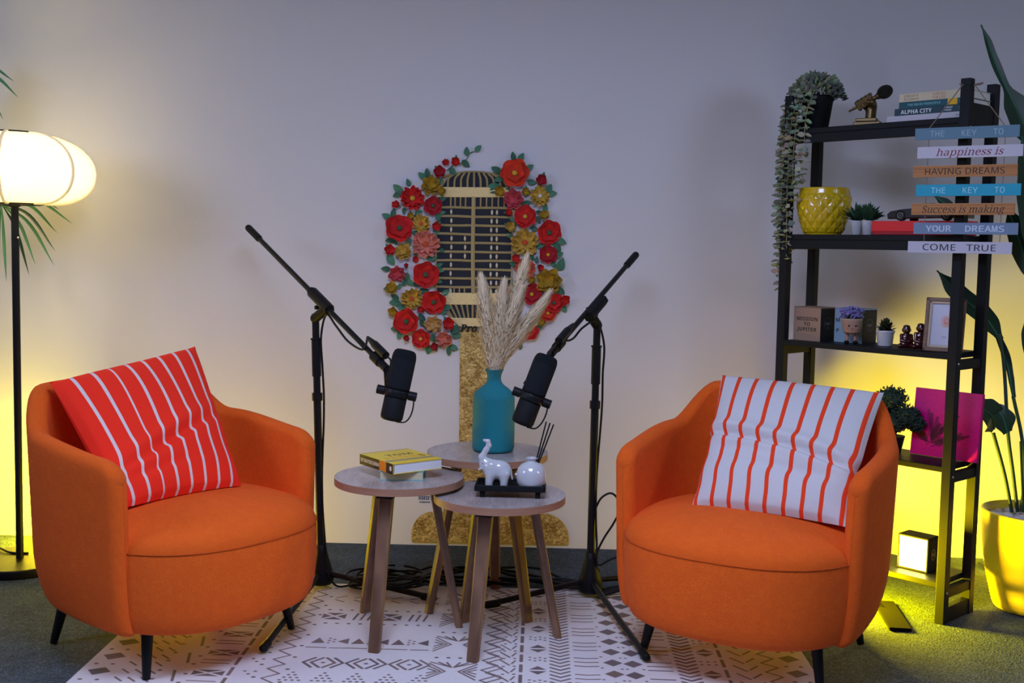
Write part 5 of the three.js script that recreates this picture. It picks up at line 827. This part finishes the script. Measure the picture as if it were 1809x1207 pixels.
/* ---------------------------------------------------------------- large potted plant at the right edge */
{
  const t = thing('planter_plant', 'tall plant with long dark leaves in a ribbed yellow planter', 'plant', [1.605, 0, .60]), R = (p) => V(p[0] - 1.605, p[1], p[2] - .60);
  const prof = [[0, 0], [.105, 0], [.115, .006]]; for (let k = 0; k < 12; k++) { const y = .02 + k * .011, r = .115 + .045 * Math.sin(Math.min(1, y / .25) * 1.5); prof.push([r + .0012, y], [r - .0012, y + .0055]); } for (let k = 0; k <= 10; k++) { const y = .16 + k * .0155; prof.push([.115 + .045 * Math.sin(Math.min(1, y / .25) * 1.5) + .006 * (k / 10), y]); } prof.push([.166, .322], [.158, .322], [.15, .29], [0, .285]);
  mesh('planter', lathe(prof, 72), M.yellowPlanter, t);
  const r = rng(71), stones = [], sm = std(lin(.55, .54, .55), .85);
  for (let k = 0; k < 150; k++) { const a = r() * 6.283, q = Math.sqrt(r()) * .143, s = .009 + r() * .009; const g = new THREE.IcosahedronGeometry(s, 1); g.scale(1, .7, .8 + r() * .4); g.rotateY(r() * 6); g.translate(Math.cos(a) * q, .292 + r() * .012, Math.sin(a) * q); stones.push(g); }
  stuff(mesh('gravel', plain(stones), sm, t));
  const stem = (pts, r0) => mesh('stem', tube(pts.map(R), r0, 50, 8), M.darkLeaf, t);
  // a leaf is a lofted blade along a curve with a given width and normal
  const blade = (pts, wid, nrm, fold = .25) => { const c = new THREE.CatmullRomCurve3(pts.map(R)), N = V(...nrm).normalize(); const m = mesh('leaf', gridGeo(8, 28, (u, v) => { const p = c.getPointAt(v), tg = c.getTangentAt(v), sd = V().crossVectors(tg, N).normalize(), a = (u - .5) * 2, w = wid(v); return [p.x + sd.x * a * w + N.x * Math.abs(a) * w * fold, p.y + sd.y * a * w + N.y * Math.abs(a) * w * fold, p.z + sd.z * a * w + N.z * Math.abs(a) * w * fold]; }), M.darkLeaf, t); mesh('midrib', new THREE.TubeGeometry(c, 30, .003, 6), M.leafGreen, m); return m; };
  const PT = PLANT;
  PT.stems.forEach(([pts, r0]) => stem(pts, r0));
  PT.leaves.forEach(([pts, ws, nrm, fold]) => blade(pts, v => { const q = v * (ws.length - 1), i = Math.min(ws.length - 2, Math.floor(q)), f = q - i, s = f * f * (3 - 2 * f); return ws[i] + (ws[i + 1] - ws[i]) * s; }, nrm, fold));
}
/* ---------------------------------------------------------------- yellow floor lights hidden behind the armchairs */
const yellowGlow = new THREE.MeshStandardMaterial({ color: 0xffffff, emissive: YELLOW, emissiveIntensity: 6 });
function panelLight(x, y, z, facing, power, label, foot) { // upright panel on a foot; facing: direction of the glowing side
  const t = thing('floor_light', label, 'floor light', [x, 0, z]), f = V(...facing).normalize();
  const q = new THREE.Quaternion().setFromRotationMatrix(new THREE.Matrix4().lookAt(f, V(0, 0, 0), V(0, 1, 0))), at = g => { g.applyQuaternion(q); g.translate(0, y, 0); return g; };
  mesh('housing', at(place(rbox(.13, .17, .03, .006), 0, 0, -.02)), M.blackMatte, t);
  for (let k = 0; k < 7; k++) mesh('cooling_fin', at(place(rbox(.005, .16, .018, .001), -.053 + k * .0175, 0, -.043)), M.blackMetal, t);
  mesh('yoke_post', cyl(V(-f.x * .04, .008, -f.z * .04), V(-f.x * .04, y, -f.z * .04), .012), M.blackMetal, t);
  mesh('foot_plate', foot, M.deadBlack, t);
  mesh('glowing_panel', at(new THREE.BoxGeometry(.12, .16, .006)), yellowGlow, t);
  const a = new THREE.RectAreaLight(YELLOW, power, .12, .16); a.position.set(x + f.x * .008, y + f.y * .008, z + f.z * .008); a.lookAt(x + f.x, y + f.y, z + f.z); a.castShadow = true; scene.add(a);
}
function spotCan(x, z, power, label) { // low round can with a domed lens
  const t = thing('floor_spot', label, 'floor light', [x, 0, z]);
  mesh('can', lathe([[0, 0], [.05, 0], [.055, .004], [.055, .03], [.048, .034], [0, .034]], 28), M.blackMatte, t);
  mesh('glowing_lens', place(new THREE.SphereGeometry(1, 20, 12).scale(.042, .028, .042), 0, .058, 0), yellowGlow, t);
  const l = new THREE.PointLight(YELLOW, power); l.position.set(x, .058, z); l.shadow.radius = 1.2; l.castShadow = true; scene.add(l);
}
{
  const plate = (w, d, ry, x, z) => { const g = rbox(w, .010, d, .002); g.rotateY(ry); g.translate(x, .006, z); return g; };
  panelLight(-1.755, .105, .13, [-.85, .1, -.5], POWER.wallLeft, 'yellow floor light by the wall behind the floor lamp', plate(.07, .12, 0, .03, .02));
  spotCan(-1.22, .47, POWER.spotLeft, 'round yellow floor light behind the armchair with the red cushion');
  panelLight(.93, .13, .64, [.95, -.14, -.12], POWER.panelRight, 'yellow panel light with black foot plate behind the white cushion armchair', plain([plate(.066, .27, -.10, .188, .085), plate(.22, .05, 0, .08, .0)]));
  spotCan(.80, .48, POWER.spotRight, 'round yellow floor light behind the armchair with the white cushion');
  spotCan(1.70, .12, POWER.spotPot, 'round yellow floor light by the wall behind the planter');
}
renderer.render(scene, camera);
